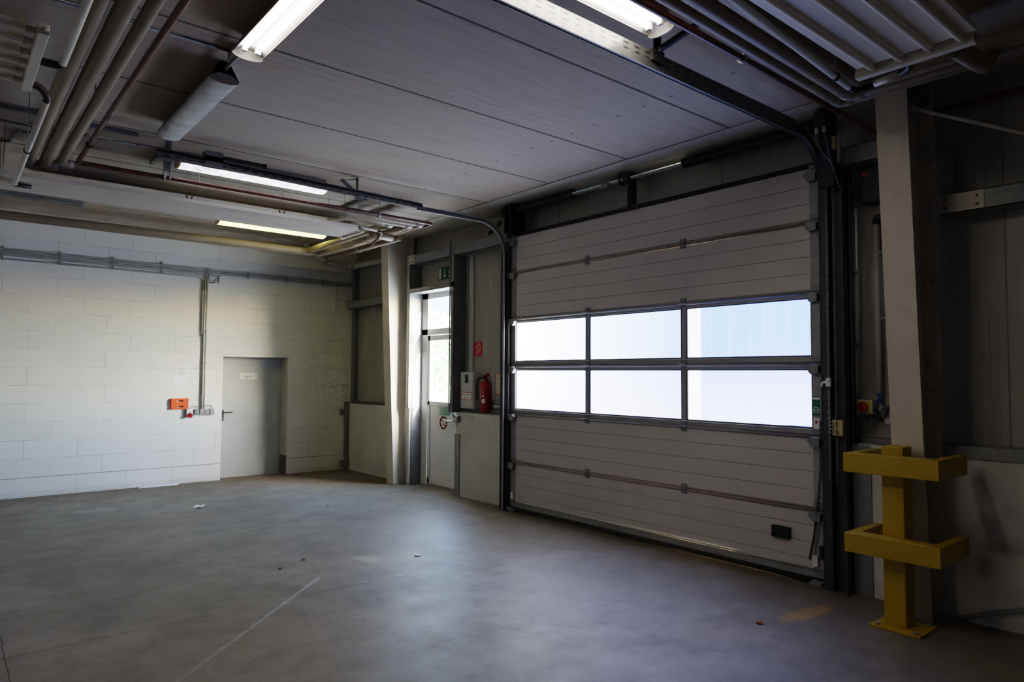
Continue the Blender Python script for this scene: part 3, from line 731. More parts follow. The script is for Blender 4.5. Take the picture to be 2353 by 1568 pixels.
MB().box((5.852, 8.225, .13), (5.856, 8.228, 1.215)).box((5.852, 8.992, .13), (5.856, 8.995, 1.215)).box((5.852, 8.225, 1.212), (5.856, 8.995, 1.215)).box((5.852, 8.225, .13), (5.856, 8.995, .133)).build('panel_groove', M['greyplastic'], lf)
MB().add([(5.875, 8.215, 1.285), (5.875, 9.005, 1.285), (5.875, 9.005, 2.22), (5.875, 8.215, 2.22)], [(0, 1, 2, 3)]).build('door_glass', M['glass'], lf)
MB().tube([(5.85, 8.20, 1.02), (5.80, 8.20, 1.02), (5.80, 8.50, 1.02)], .011, 10, bend=.03).build('lever_handle', M['white'], lf)
MB().add([(5.875, 8.15, 2.40), (5.875, 9.07, 2.40), (5.875, 9.07, 2.87), (5.875, 8.15, 2.87)], [(0, 1, 2, 3)]).build('transom_glass', M['glass'], d)

# running figure for exit signs, in a frame of unit height 1
MAN = [([(.05, .62), (.16, .72), (.30, .70), (.40, .56)], .055), ([(.16, .72), (.04, .64), (.0, .50)], .05), ([(.30, .72), (.17, .40)], .11), ([(.18, .42), (.32, .30), (.27, .10)], .07),
       ([(.17, .42), (.10, .22), (-.06, .16)], .07), ([(.27, .10), (.33, .09)], .05)]
def exit_sign(name, label, o, w, h, green, fr0):
    t = thing(name, label, 'exit sign', o)
    fr = GW(*o)
    MB().rect(-w / 2, -h / 2, w / 2, h / 2, fr, .003).build('sign_plate', M[green], t)
    f2 = GW(o[0] - .003, o[1], o[2])
    MB().rect(-w / 2 + .01, -h / 2 + .012, -w / 2 + w * .19, h / 2 - .012, f2).build('doorway_symbol', M['glow'], t)
    b = MB(); ax = -w * .10
    b.stroke([(ax, h * .36), (ax, -h * .32)], h * .08, f2); b.stroke([(ax - h * .14, -h * .16), (ax, -h * .34), (ax + h * .14, -h * .16)], h * .08, f2); b.build('arrow_symbol', M['glow'], t)
    b = MB(); s = h * .92; ox, oy = w * .20, -h / 2 + h * .02
    for pts, wd in MAN: b.stroke([(ox + x * s * .9, oy + y * s) for x, y in pts], wd * s, f2)
    b.disc((ox + .30 * s * .9, oy + .86 * s), .075 * s, f2, 12); b.build('running_figure', M['glow'], t)
    return t
exit_sign('exit_sign', 'dark green exit sign high on the cladding above the glass door', (5.818, 8.55, 3.225), .40, .19, 'darkgreen', None)
exit_sign('exit_sign', 'small green exit sign stuck on the white door below its glass', (5.853, 8.615, 1.15), .29, .125, 'signgreen', None)
t = thing('no_smoking_sign', 'round red and white no smoking sign on the white door', 'sign', (5.853, 8.63, .975))
f0, f1, f2 = GW(5.853, 8.63, .975), GW(5.8515, 8.63, .975), GW(5.8500, 8.63, .975)
MB().disc((0, 0), .095, f0, 28).build('disc', M['signwhite'], t)
b = MB().stroke([(-.04, -.035), (.045, -.035)], .014, f1); b.build('cigarette', M['ink'], t)
b = MB().stroke([(.05, -.02), (.055, .0), (.045, .02), (.055, .04)], .006, f1); b.build('smoke', M['greyink'], t)
b = MB().stroke([(.085 * math.cos(k * math.pi / 16), .085 * math.sin(k * math.pi / 16)) for k in range(33)], .02, f2); b.stroke([(-.058, .062), (.058, -.062)], .018, f2); b.build('red_ring', M['signred'], t)

# ------------------------------------------------------------------ switch, conduit, cabinet, extinguisher, notices
t = thing('light_switch', 'double grey-green light switch on the plinth beside the glass door', 'switch', (5.65, 8.0, 1.07))
MB().box((5.605, 7.925, 1.03), (5.66, 8.055, 1.115)).build('switch_box', M['greyplastic'], t, bevel=.006)
for y in (7.96, 8.02): MB().box((5.598, y - .024, 1.042), (5.606, y + .024, 1.10)).build('rocker', M['tubecream'], t, bevel=.003)
tag(MB().tube([(5.592, 8.115, 3.62), (5.592, 8.115, 1.145), (5.592, 8.02, 1.145), (5.60, 7.99, 1.11)], .011, 10, bend=.05).build('conduit_pipe', M['galvdull']), 'thin grey conduit running down the channel post to the light switch', 'conduit')
t = thing('wall_cabinet', 'small light grey metal cabinet with slot window beside the fire extinguisher', 'cabinet', (5.75, 7.82, 1.21))
MB().box((5.70, 7.665, 1.225), (5.82, 7.985, 1.735)).build('body', M['cabinet'], t, bevel=.004)
cd = MB().box((5.69, 7.685, 1.245), (5.702, 7.965, 1.715)).build('cabinet_door', M['cabinet'], t, bevel=.003)
b = MB().box((5.687, 7.785, 1.58), (5.691, 7.865, 1.70)); b.build('slot_window', M['darkmetal'], cd)
b = MB().disc((0, 0), .008, GW(5.6885, 7.95, 1.475), 10, .004); b.build('lock', M['signred'], cd)
fr = GW(5.6895, 7.825, 1.40)
MB().rect(-.12, -.055, .12, .055, fr).build('red_border', M['signred'], cd)
pl = MB().rect(-.112, -.047, .112, .047, GW(5.688, 7.825, 1.40)).build('label_plate', M['signwhite'], cd)
fr = GW(5.6867, 7.825, 1.40)
MB().text('Rauchabzug', .038, (0, .02), fr).build('lettering', M['ink'], cd); MB().text('Büro', .038, (0, -.022), fr).build('lettering', M['ink'], cd)
MB().rect(.065, -.12, .105, -.02, GW(5.6867, 7.825, 1.40)).build('small_sticker', M['cream_paper'], cd)
t = thing('fire_extinguisher', 'red fire extinguisher standing on the plinth ledge', 'fire extinguisher', (5.742, 7.455, 1.182))
o = (5.742, 7.455, 1.183)
MB().lathe([(0, 0), (.07, .0), (.074, .012), (.074, .03), (.078, .034), (.078, .36), (.072, .395), (.055, .42), (.03, .433), (.024, .445), (0, .446)], o, 28).build('cylinder', M['red'], t)
MB().lathe([(0, .44), (.022, .44), (.024, .47), (.02, .50), (0, .50)], o, 14).build('valve', M['black'], t)
b = MB().bar((5.742, 7.49, 1.675), (5.742, 7.385, 1.695), .03, .014); b.bar((5.742, 7.485, 1.665), (5.742, 7.40, 1.648), .026, .012); b.build('handle', M['black'], t)
b = MB().bar((5.738, 7.49, 1.69), (5.738, 7.40, 1.712), .034, .014); b.build('red_lever', M['red'], t)
MB().bar((5.735, 7.40, 1.70), (5.73, 7.385, 1.635), .02, .012).build('safety_pin', M['orange'], t)
MB().tube([(5.72, 7.48, 1.655), (5.69, 7.545, 1.66), (5.67, 7.56, 1.55), (5.67, 7.552, 1.36)], .011, 10, bend=.05).build('hose', M['rubber'], t)
def wrap(y0, y1, z0, z1, m, name, r=.0788):       # print that follows the cylinder
    b = MB(); vs = []; n = 8
    for i in range(n + 1):
        w = y0 + (y1 - y0) * i / n
        for z in (z0, z1): vs.append((o[0] - r * math.cos(w), o[1] - r * math.sin(w), o[2] + z))
    b.add(vs, [(2 * i, 2 * i + 1, 2 * i + 3, 2 * i + 2) for i in range(n)], True)
    return b.build(name, M[m], t)
wrap(.15, .85, .13, .19, 'signwhite', 'white_label')
for k, (w0, w1, z) in enumerate(((.3, .55, .30), (.32, .52, .27), (.2, .62, .235), (.25, .6, .215), (-.35, -.1, .31), (-.4, -.05, .255), (-.4, -.08, .22), (-.42, -.02, .20), (-.4, -.1, .1))):
    wrap(w0, w1, z, z + .010, 'signwhite', 'print', .0790)
t = thing('notice', 'cream notice with red border beside the left gate track', 'notice', (5.818, 7.30, 1.58))
fr = GW(5.819, 7.30, 1.575)
MB().rect(-.105, -.15, .105, .15, fr).build('red_border', M['orange'], t)
MB().rect(-.093, -.138, .093, .138, GW(5.8175, 7.30, 1.575)).build('sheet', M['cream_paper'], t)
fr = GW(5.816, 7.30, 1.575); b = MB()
b.text('Alarmplan', .03, (0, .117), fr); b.disc((0, .07), .02, fr, 10)
for k in range(11):
    b.rect(-.08, .028 - k * .015, -.08 + (.06 + .025 * (k % 3)), .033 - k * .015, fr)
    if k % 3: b.rect(.02, .028 - k * .015, .075 - .015 * (k % 2), .033 - k * .015, fr)
b.build('print', M['greyink'], t)
t = thing('extinguisher_sign', 'square red sign with white extinguisher outline on the cladding', 'sign', (5.818, 7.74, 2.06))
MB().rect(-.095, -.098, .095, .098, GW(5.819, 7.735, 2.058)).build('sign_plate', M['signred'], t)
fr = GW(5.8175, 7.735, 2.058)
b = MB().stroke([(-.035, -.075), (.005, -.075), (.012, .03), (-.01, .055), (-.03, .03)], .009, fr, True); b.stroke([(-.01, .055), (.0, .078), (.035, .07), (.05, .035), (.045, -.01), (.02, -.06)], .009, fr); b.stroke([(-.055, .03), (-.01, .055)], .009, fr)
b.build('extinguisher_symbol', M['signwhite'], t)
t = thing('shelf_bracket', 'short pale metal rail above the ledge beside the extinguisher', 'bracket', (5.80, 7.19, 1.27))
b = MB().box((5.775, 7.03, 1.262), (5.82, 7.33, 1.285)); b.build('rail', M['cabinet'], t)
for y in (7.06, 7.18, 7.30): MB().tube([(5.79, y, 1.285), (5.79, y, 1.30)], .007, 6).build('screw', M['galvdull'], t)
tag(MB().box((5.795, 7.34, 1.36), (5.82, 7.44, 1.72)).box((5.77, 7.42, 1.60), (5.80, 7.46, 1.64)).build('extinguisher_bracket', M['cabinet']), 'pale wall plate behind the fire extinguisher', 'bracket')

# ------------------------------------------------------------------ right of the gate
t = thing('emergency_switch', 'yellow switch box with round red knob right of the gate', 'switch', (5.76, 2.44, 1.4))
MB().box((5.705, 2.385, 1.405), (5.82, 2.512, 1.518)).build('box', M['pvc'], t, bevel=.006); MB().box((5.70, 2.398, 1.414), (5.706, 2.500, 1.509)).build('yellow_plate', mat('bright_yellow_plate', (.62, .46, .05), .45), t, bevel=.002)
MB().tube([(5.70, 2.452, 1.462), (5.668, 2.452, 1.462)], .038, 20).build('red_knob', M['red'], t)
MB().box((5.655, 2.446, 1.43), (5.669, 2.458, 1.494)).build('knob_grip', M['red'], t)
for k, (dy, dz) in enumerate(((0, 0), (.01, -.035), (.03, -.055))):
    MB().tube([(5.77, 2.43 - dy, 1.41), (5.77, 2.42 - dy, 1.35 + dz), (5.775, 2.52, 1.33 + dz), (5.785, 2.545, 1.40)], .0055, 6, bend=.06).build('cable', M['greyplastic'], t)
for y, lab, m in ((2.585, 'pale vertical conduit nearest the gate frame, right of the hand chain', 'tubecream'), (2.54, 'pale vertical conduit directly left of the yellow emergency switch', 'tubecream')):
    t = thing('conduit_pipe', lab, 'conduit', (5.79, y, 1.2), 'conduits right of the gate')
    MB().tube([(5.79, y, 1.215), (5.79, y, 3.41)], .0105, 10).build('tube', M[m], t)
    for z in (1.45, 1.95, 2.55, 3.1): MB().box((5.775, y - .014, z), (5.82, y + .014, z + .022)).build('clip', M['greyplastic'], t)
t = thing('air_pipe', 'grey pipe with black elbow coming down beside the right column', 'pipe', (5.77, 2.355, 1.5))
MB().tube([(5.77, 2.355, 1.57), (5.77, 2.355, 2.95)], .022, 14).build('tube', M['pvc'], t)
MB().tube([(5.77, 2.355, 2.93), (5.77, 2.355, 2.985), (5.77, 2.25, 2.985)], .026, 12, bend=.04).build('black_elbow', M['black'], t)
MB().tube([(5.77, 2.352, 1.49), (5.77, 2.354, 1.575)], .014, 10).build('blue_fitting', mat('bright_blue_hose', (.01, .12, .45), .4), t)
b = MB()
for z in (2.69, 2.16): b.box((5.76, 2.25, z), (5.82, 2.36, z + .02))
b.build('clip', M['greyplastic'], t)
t = thing('air_coupling', 'black hose coupling on a metal valve below the grey pipe', 'valve', (5.77, 2.34, 1.36))
MB().tube([(5.82, 2.31, 1.455), (5.75, 2.34, 1.455), (5.74, 2.355, 1.43)], .017, 10, bend=.02).build('valve_body', M['galv'], t)
MB().tube([(5.74, 2.355, 1.45), (5.74, 2.352, 1.37), (5.75, 2.325, 1.355)], .016, 10, bend=.02).build('hose_nozzle', M['rubber'], t)
MB().bar((5.735, 2.37, 1.445), (5.73, 2.405, 1.445), .008, .008).build('valve_lever', M['black'], t)
MB().tube([(5.80, 2.31, 1.35), (5.82, 2.31, 1.35)], .022, 14).build('wall_rosette', M['white'], t)
t = thing('control_box', 'dark green control box high on the wall beside the right column', 'control box', (5.76, 2.38, 3.1))
MB().box((5.69, 2.24, 3.10), (5.82, 2.44, 3.375)).build('box', M['darkbox'], t, bevel=.012)
MB().rect(-.02, -.015, .02, .015, GW(5.688, 2.405, 3.335)).build('warning_label', mat('orange_label', (.55, .16, .02), .5), t)
for k in range(3): MB().tube([(5.76, 2.44, 3.3 - k * .05), (5.77, 2.475 + .01 * k, 3.27 - k * .04), (5.77, 2.45, 3.16 - k * .03)], .005, 6, bend=.04).build('cable', M['black'], t)
t = thing('conduit_pipe', 'bent pair of grey conduits on the dark wall right of the right column', 'conduit', (5.8, 1.85, 3.1))
MB().tube([(5.80, 2.0, 3.43), (5.80, 1.84, 3.43), (5.80, 1.80, 3.39), (5.80, 1.80, 3.04)], .010, 8, bend=.03).build('tube', M['greyplastic'], t)
MB().tube([(5.80, 2.0, 3.455), (5.80, 1.82, 3.455), (5.80, 1.765, 3.37), (5.80, 1.765, 3.16), (5.80, 1.79, 3.12), (5.80, 1.88, 3.05)], .010, 8, bend=.03).build('tube', M['greyplastic'], t)

# ------------------------------------------------------------------ yellow column guard
t = thing('column_guard', 'yellow steel guard with two U-shaped rails in front of the right column', 'column guard', (5.1, 1.95, 0))
MB().box((4.955, 1.80, 0), (5.26, 2.12, .016)).build('base_plate', M['yellow'], t, bevel=.003)
for x, y in ((4.99, 1.84), (5.22, 1.84), (4.99, 2.08), (5.22, 2.08)):
    MB().tube([(x, y, .014), (x, y, .032)], .013, 6).build('bolt', M['galvdull'], t)
MB().box((5.045, 1.915, .014), (5.195, 2.058, 1.225)).build('post', M['yellow'], t, bevel=.006)
for z0, z1 in ((1.035, 1.167), (.482, .614)):
    r_ = MB()
    r_.prism([(4.925, 2.265), (4.925, 1.66), (5.455, 1.66), (5.455, 1.725), (5.04, 1.725), (5.04, 2.20), (5.42, 2.20), (5.42, 2.265)][::-1], (0, 0, z0), (1, 0, 0), (0, 1, 0), (0, 0, z1 - z0))
    r_.build('guard_rail', M['yellow'], t, bevel=.004)
# ------------------------------------------------------------------ on the block wall
YB_ = 11.44
zs = [3.345, 3.315, 3.285, 3.255, 3.205]
xe = [5.80, 5.80, 5.78, 3.24, 3.17]
for k, (z, x) in enumerate(zip(zs, xe)):
    lab = ['topmost', 'second from top', 'middle', 'second from bottom', 'lowest'][k] + ' of the five grey conduits along the block wall'
    t = thing('conduit_pipe', lab, 'conduit', (0, YB_ - .03, z), 'conduits along the block wall')
    zz = z if k != 4 else z
    if k < 3: pts = [(-5.9, YB_ - .03, z + .03), (3.3, YB_ - .03, z - .012), (x, YB_ - .03, z - .012), (x, YB_ - .03, 2.99)]
    else: pts = [(-5.9, YB_ - .03, z + .03), (x - .05, YB_ - .03, z), (x - .012, YB_ - .03, z - .03), (x - .012, YB_ - .03, 3.0)]
    MB().tube(pts, .0125, 10, bend=.08).build('tube', M['conduit'], t)
    if k == 0:
        for j in range(16):
            x_ = -4.6 + j * .52 * 1.25
            if x_ < 5.6 : MB().box((x_, YB_ - .046, 3.20 if x_ < 3.1 else 3.25), (x_ + .016, YB_, 3.385 if x_ < 3.1 else 3.35)).build('pipe_clip', M['greyplastic'], t)
for k, (x, zb, zt) in enumerate(((3.158, 2.31, 3.2), (3.19, 1.14, 3.2), (3.222, 1.14, 3.10))):
    t = thing('conduit_pipe', ['left', 'middle', 'right'][k] + ' of three vertical grey conduits left of the steel door', 'conduit', (x, YB_ - .03, zb), 'vertical conduits left of the steel door')
    MB().tube([(x, YB_ - .03, zb), (x, YB_ - .03, zt)], .0125, 10).build('tube', M['conduit'], t)
    if k == 0: MB().tube([(x, YB_ - .03, zb), (x, YB_ - .03, zb - .06)], [.012, .003], 8).build('cable_end', M['greypost'], t)
    else:
        for z in (1.35, 1.85, 2.35, 2.85): MB().box((x - .016, YB_ - .045, z), (x + .016, YB_, z + .02)).build('pipe_clip', M['greypost'], t)
t = thing('socket_strip', 'row of four grey wall sockets left of the steel door', 'socket strip', (3.22, YB_ - .03, 1.09))
for k in range(4):
    q = MB().box((3.08 + k * .075, YB_ - .05, 1.05), (3.152 + k * .075, YB_, 1.135)).build('socket', M['greyplastic'], t, bevel=.005)
    MB().box((3.087 + k * .075, YB_ - .056, 1.06), (3.145 + k * .075, YB_ - .049, 1.118)).build('socket_lid', M['greypost'] if k % 2 == 0 else M['greyplastic'], q, bevel=.003)
for x0, x1 in ((3.02, 3.19), (3.12, 3.20), (3.21, 3.34)):
    MB().tube([(x0, YB_ - .025, 1.135), (x0, YB_ - .025, 1.175), (x1, YB_ - .025, 1.175), (x1, YB_ - .025, 1.16)] if x0 < 3.2 else [(x1, YB_ - .025, 1.135), (x1, YB_ - .025, 1.185), (x0, YB_ - .025, 1.185), (x0, YB_ - .025, 1.16)], .006, 8, bend=.02).build('cable', M['greyplastic'], t)
t = thing('power_socket', 'white industrial power socket with round red lid on the block wall', 'socket', (3.01, YB_ - .04, 1.06))
MB().box((2.965, YB_ - .06, 1.02), (3.05, YB_, 1.135)).build('socket_body', M['white'], t, bevel=.008)
MB().tube([(3.012, YB_ - .05, 1.055), (3.012, YB_ - .10, 1.035)], .031, 18).build('red_lid', M['red'], t)
t = thing('wedge_plate', 'orange plastic plate with two slots on the block wall', 'plate', (2.86, YB_ - .02, 1.22))
b = MB()
x0, x1, z0, z1 = 2.745, 2.99, 1.14, 1.305
b.box((x0, YB_ - .045, z0), (x1, YB_ - .002, z0 + .028)); b.box((x0, YB_ - .045, z1 - .028), (x1, YB_ - .002, z1)); b.box((x0, YB_ - .045, z0 + .05), (x1, YB_ - .002, z1 - .05))
for za in (z0 + .027, z1 - .051): b.box((x0, YB_ - .045, za), (x0 + .075, YB_ - .002, za + .025)); b.box((x1 - .075, YB_ - .045, za), (x1, YB_ - .002, za + .025))
b.build('plate', M['orange'], t)
MB().tube([(2.868, YB_ - .05, 1.222), (2.868, YB_ - .044, 1.222)], .006, 8).build('screw', M['ink'], t)
t = thing('paper_sheet', 'white paper sheet in a clear sleeve on the block wall above the orange plate', 'paper', (2.88, YB_ - .005, 1.645))
MB().rect(-.105, -.145, .105, .15, BW(2.88, YB_ - .002, 1.645)).build('sheet', M['paper'], t)
b = MB()
for k in range(5): b.rect(-.08 + k * .035, .02, -.073 + k * .035, .12, BW(2.88, YB_ - .004, 1.645))
b.rect(-.085, .123, .085, .13, BW(2.88, YB_ - .004, 1.645)); b.build('print', M['greyink'], t)
t = thing('junction_box', 'grey junction box with short conduits left above the steel door', 'junction box', (3.28, YB_ - .03, 3.2))
MB().box((3.245, YB_ - .045, 3.165), (3.33, YB_, 3.245)).build('box', M['cabinet'], t, bevel=.006)
MB().tube([(3.225, YB_ - .028, 3.13), (3.33, YB_ - .028, 3.13), (3.35, YB_ - .028, 3.20)], .008, 8, bend=.02).build('tube', M['greyplastic'], t)
t = thing('junction_box', 'small white junction box right of the grey one above the steel door', 'junction box', (3.42, YB_ - .03, 3.18))
MB().box((3.39, YB_ - .045, 3.13), (3.465, YB_, 3.205)).build('box', M['white'], t, bevel=.006)
MB().tube([(3.40, YB_ - .028, 3.2), (3.40, YB_ - .028, 3.25), (3.43, YB_ - .028, 3.28)], .008, 8, bend=.02).build('tube', M['greyplastic'], t)
t = thing('light_switch', 'small white switch hanging from a thin conduit near the corner', 'switch', (5.4, YB_ - .03, 2.8))
MB().box((5.375, YB_ - .045, 2.795), (5.44, YB_, 2.93)).build('switch_body', M['white'], t, bevel=.008)
MB().tube([(5.405, YB_ - .02, 2.93), (5.405, YB_ - .02, 3.24)], .008, 8).build('conduit', M['tubecream'], t)

# ------------------------------------------------------------------ insulated pipes looping round the gate ceiling
ZP = 3.60
runs = [('thick beige insulated pipe, outermost of the three looping round the gate', .049, .560, 1.885, 4.54, 7.62, 4.34, 10.20),
        ('middle beige insulated pipe of the three looping round the gate', .049, .678, 2.01, 4.645, 7.50, 4.56, 10.32),
        ('thin beige insulated pipe, innermost of the three looping round the gate', .037, .788, 2.115, 4.735, 7.385, 4.655, 10.42)]
heat = []
for lab, r, xl, yr, xr, yl, xf, yf in runs:
    t = thing('heating_pipe', lab, 'pipe', (xl, 5, ZP)); heat.append(t)
    P = [(xr, -4.9, ZP), (xr, yr + .04, ZP), (xl, yr - .06, ZP), (xl, yl, ZP), (xf, yl, ZP), (xf, yf, ZP), (-5.9, yf, ZP)]
    MB().tube(P, r, 18, bend=.09).build('cladding', M['beige'], t)
    for i in range(1, 6):
        a, b_, c = Vector(P[i - 1]), Vector(P[i]), Vector(P[i + 1])
        u = (a - b_).normalized(); v = (c - b_).normalized()
        MB().tube([b_ + u * .10, b_, b_ + v * .10], r + .002, 18, bend=.09).build('elbow_sleeve', M['sleeve'] if i in (1, 4, 3) else M['beige'], t)
t = thing('red_pipe', 'thin red-brown pipe looping round the gate inside the beige pipes', 'pipe', (.92, 5, ZP))
MB().tube([(5.70, -4.9, 3.70), (5.70, 2.25, 3.70), (5.55, 2.25, 3.60), (.90, 2.19, 3.60), (.905, 7.26, 3.60), (4.735, 7.28, 3.60), (4.735, 10.50, 3.60), (-5.9, 10.50, 3.60)], .0205, 14, bend=.05).build('tube', M['redpipe'], t)
for x, y in ((3.63, 2.228), (1.62, 7.26), (3.98, 7.275)):
    c = MB().tube([(x - .012, y, 3.60), (x + .012, y, 3.60)], .029, 14).build('pipe_clamp', M['galv'], t)
    MB().tube([(x, y, 3.62), (x, y, 3.86)], .0045, 6).build('threaded_rod', M['galvdull'], c)
for x, y in ((.903, 6.62),):
    c = MB().tube([(x, y - .012, 3.60), (x, y + .012, 3.60)], .029, 14).build('pipe_clamp', M['black'], t)
    MB().tube([(x, y, 3.62), (x, y, 3.86)], .0045, 6).build('threaded_rod', M['galvdull'], c)
for lab, a, b_ in (('slotted ceiling rail across the pipes behind the left track, near its wall end', (3.95, 7.3, 3.835), (3.95, 8.45, 3.835)), ('slotted ceiling rail across the pipes at the inner end of the left track', (1.60, 7.15, 3.835), (1.60, 7.7, 3.835)),
                   ('slotted ceiling rail above the four pipes near the unlit lamp', (.93, 6.87, 3.845), (1.31, 6.87, 3.845)), ('slotted ceiling rail at the far left edge above the feed tube', (.30, 6.84, 3.845), (.60, 6.84, 3.845)),
                   ('slotted ceiling rail above the red pipe beside the right lamp', (3.55, 2.0, 3.845), (3.55, 2.33, 3.845)), ('slotted ceiling rail above the red pipe nearer the gate', (2.9, 1.9, 3.845), (2.9, 2.33, 3.845))):
    tag(MB().bar(a, b_, .04, .035).build('mounting_rail', M['greypost']), lab, 'rail')
for x, y, lab in ((.70, 5.4, 'thin threaded rod holding the middle beige pipe on the left'),):
    tag(MB().tube([(x + .06, y, 3.62), (x + .06, y, 3.86)], .005, 6).build('threaded_rod', M['galvdull']), lab, 'rod')
# drain pipe in the far corner
t = thing('drain_pipe', 'pale grey drain pipe bending round the far corner below the ceiling', 'pipe', (5.3, 11.1, 3.6))
MB().tube([(4.62, 10.92, 3.84), (4.70, 10.98, 3.80), (5.06, 11.2, 3.665), (5.60, 11.25, 3.60), (5.60, 9.62, 3.58)], .052, 16, bend=.12).build('tube', M['pvc'], t)
for p, q in (((5.02, 11.175, 3.68), (5.12, 11.21, 3.66)), ((5.50, 11.245, 3.612), (5.56, 11.25, 3.605)), ((5.60, 11.12, 3.598), (5.60, 11.05, 3.597))):
    MB().tube([p, q], .06, 16).build('pipe_socket', M['sleeve'], t)
for x0, x1, y, r, lab in ((0, 0, 0, 0, ''),):
    pass
# more insulated pipework in the far corner
t = thing('heating_pipe', 'short beige insulated pipe closest to the left column below the ceiling', 'pipe', (4.88, 8.3, ZP))
MB().tube([(4.88, 8.3, ZP), (4.88, 10.55, ZP)], .045, 16).build('cladding', M['beige'], t)
MB().tube([(4.88, 9.5, ZP), (4.88, 9.53, ZP)], .049, 16).build('cladding_band', M['sleeve'], t)
MB().tube([(4.56, 8.70, ZP), (4.56, 9.32, ZP)], .062, 18).build('insulation_collar', M['beige'], heat[1])
t = thing('pipe_branch', 'short fat beige pipe at the wall end of the far long radiant panel', 'pipe', (4.2, 7.7, 3.45))
MB().tube([(4.06, 7.60, 3.43), (4.44, 7.80, 3.46)], .048, 16).build('cladding', M['beige'], t)

# ------------------------------------------------------------------ radiant ceiling panels
def radiant(name, label, x0, x1, y0, y1, z0, z1, ribs, endx, hdr=.05, slots=True):
    t = thing(name, label, 'radiant panel', ((x0 + x1) / 2, (y0 + y1) / 2, (z0 + z1) / 2))
    n = ribs; W = y1 - y0; pr = [(y0, .035), (y0, 0)]
    for k in range(n):
        c = y0 + W * (k + .5) / n; h = .019
        pr += [(c - h - .008, 0)] + [(c - h * math.cos(w * math.pi / 6), -.008 - h * math.sin(w * math.pi / 6)) for w in range(7)] + [(c + h + .008, 0)]
    pr += [(y1, 0), (y1, .035), (y1 - .004, .035), (y1 - .004, .004), (y0 + .004, .004), (y0 + .004, .035)]
    b = MB(); k = len(pr)
    vs = [(x0, a, z0 + c) for a, c in pr] + [(x1, a, z1 + c) for a, c in pr]
    b.add(vs, [(i, (i + 1) % k, (i + 1) % k + k, i + k) for i in range(k)])
    b.build('panel', M['radiant'], t)
    for k in range(n):
        c = y0 + W * (k + .5) / n
        MB().tube([(x1 - .01, c, z1 - .006), (endx + .02, c, z1 - .006)], .017, 10).build('pipe_stub', M['radiant'], t)
    hd = MB().box((endx, y0 + .02, z1 - .035), (endx + hdr, y1 + .03, z1 + .02)).build('header_tube', M['radiant'], t, bevel=.004)
    for y in (y0 + .02, y1 + .03): MB().tube([(endx + hdr / 2, y + (-.012 if y < y0 + .1 else .012), z1 - .008), (endx + hdr / 2, y, z1 - .008)], .011, 8).build('plug', M['galvdull'], hd)
    b = MB()
    for x in [x1 - .15 - 1.6 * j for j in range(4)]:
        if x < x0: break
        zz = z1 + (z0 - z1) * (x1 - x) / (x1 - x0)
        for y in (y0 + .06, y1 - .06): MB().tube([(x, y, zz + .02), (x, y, 3.86)], .003, 5).build('hanger_wire', M['galvdull'], t)
    return t
radiant('radiant_panel', 'cream ribbed radiant heating panel below the ceiling at the top left', -3.5, .272, 4.02, 4.92, 3.40, 3.40, 6, .315)
radiant('radiant_panel', 'long cream ribbed radiant heating panel in front of the block wall', -5, 3.72, 7.29, 7.86, 3.40, 3.40, 5, 3.775, .035)
radiant('radiant_panel', 'cream ribbed radiant heating panel below the ceiling at the top right', -2, 3.845, 1.085, 1.655, 3.40, 3.40, 4, 3.885)
def feed(label, pts, r, elbows=(), clamps=()):
    t = thing('feed_tube', label, 'tube', pts[0])
    MB().tube(pts, r, 12, bend=.03).build('tube', M['tubecream'], t)
    for e in elbows: MB().tube(e, r * .95, 10, bend=.035).build('dark_elbow', M['darkbrown'] if len(e) > 3 else M['black'], t)
    for a, b_ in clamps:
        c = MB().tube([a, b_], r + .006, 12).build('pipe_clamp', M['darkmetal'], t)
        m_ = (Vector(a) + Vector(b_)) / 2
        MB().tube([m_ + Vector((0, 0, r)), (m_.x, m_.y, 3.86)], .003, 5).build('hanger_wire', M['galvdull'], c)
feed('cream feed tube from the top left radiant panel towards the viewer', [(.457, 2.0, 3.40), (.468, 4.44, 3.40)], .021, [[(.468, 4.43, 3.40), (.468, 4.50, 3.40), (.36, 4.50, 3.40)]])
feed('cream feed tube from the top left radiant panel to the far long panel', [(.448, 4.98, 3.345), (.456, 7.36, 3.345)], .021, [[(.35, 4.90, 3.40), (.40, 4.90, 3.40), (.448, 4.93, 3.36), (.448, 5.0, 3.345)], [(.456, 7.34, 3.345), (.456, 7.41, 3.345), (.58, 7.43, 3.35)]], [((.452, 6.18, 3.345), (.4522, 6.20, 3.345))])
feed('thin cream tube beside the top right radiant panel', [(.6, 1.555, 3.41), (4.07, 1.80, 3.41)], .020, [[(4.06, 1.80, 3.41), (4.16, 1.80, 3.41), (4.16, 1.70, 3.41)]], [((3.86, 1.785, 3.41), (3.88, 1.787, 3.41))])
feed('short cream tube below the header of the top right radiant panel', [(4.14, 1.68, 3.41), (4.10, 1.52, 3.41)], .020, [[(4.10, 1.53, 3.41), (4.06, 1.46, 3.41), (3.95, 1.44, 3.41)]])
feed('cream feed tube at the wall end of the far long radiant panel', [(3.735, 7.38, 3.44), (4.05, 7.44, 3.44)], .016, [[(4.04, 7.438, 3.435), (4.11, 7.45, 3.435), (4.16, 7.60, 3.40), (4.20, 7.9, 3.34)]], [((3.75, 7.383, 3.44), (3.762, 7.385, 3.44))])
t = thing('pipe_branch', 'fat beige insulated branch pipe beside the end of the top right radiant panel', 'pipe', (4.2, 1.24, 3.42))
MB().tube([(4.04, 1.235, 3.43), (4.50, 1.235, 3.47), (4.60, 1.235, 3.58)], .050, 16, bend=.05).build('cladding', M['beige'], t)
MB().tube([(3.93, 1.235, 3.405), (4.05, 1.235, 3.43)], .02, 10).build('black_hose', M['rubber'], t)

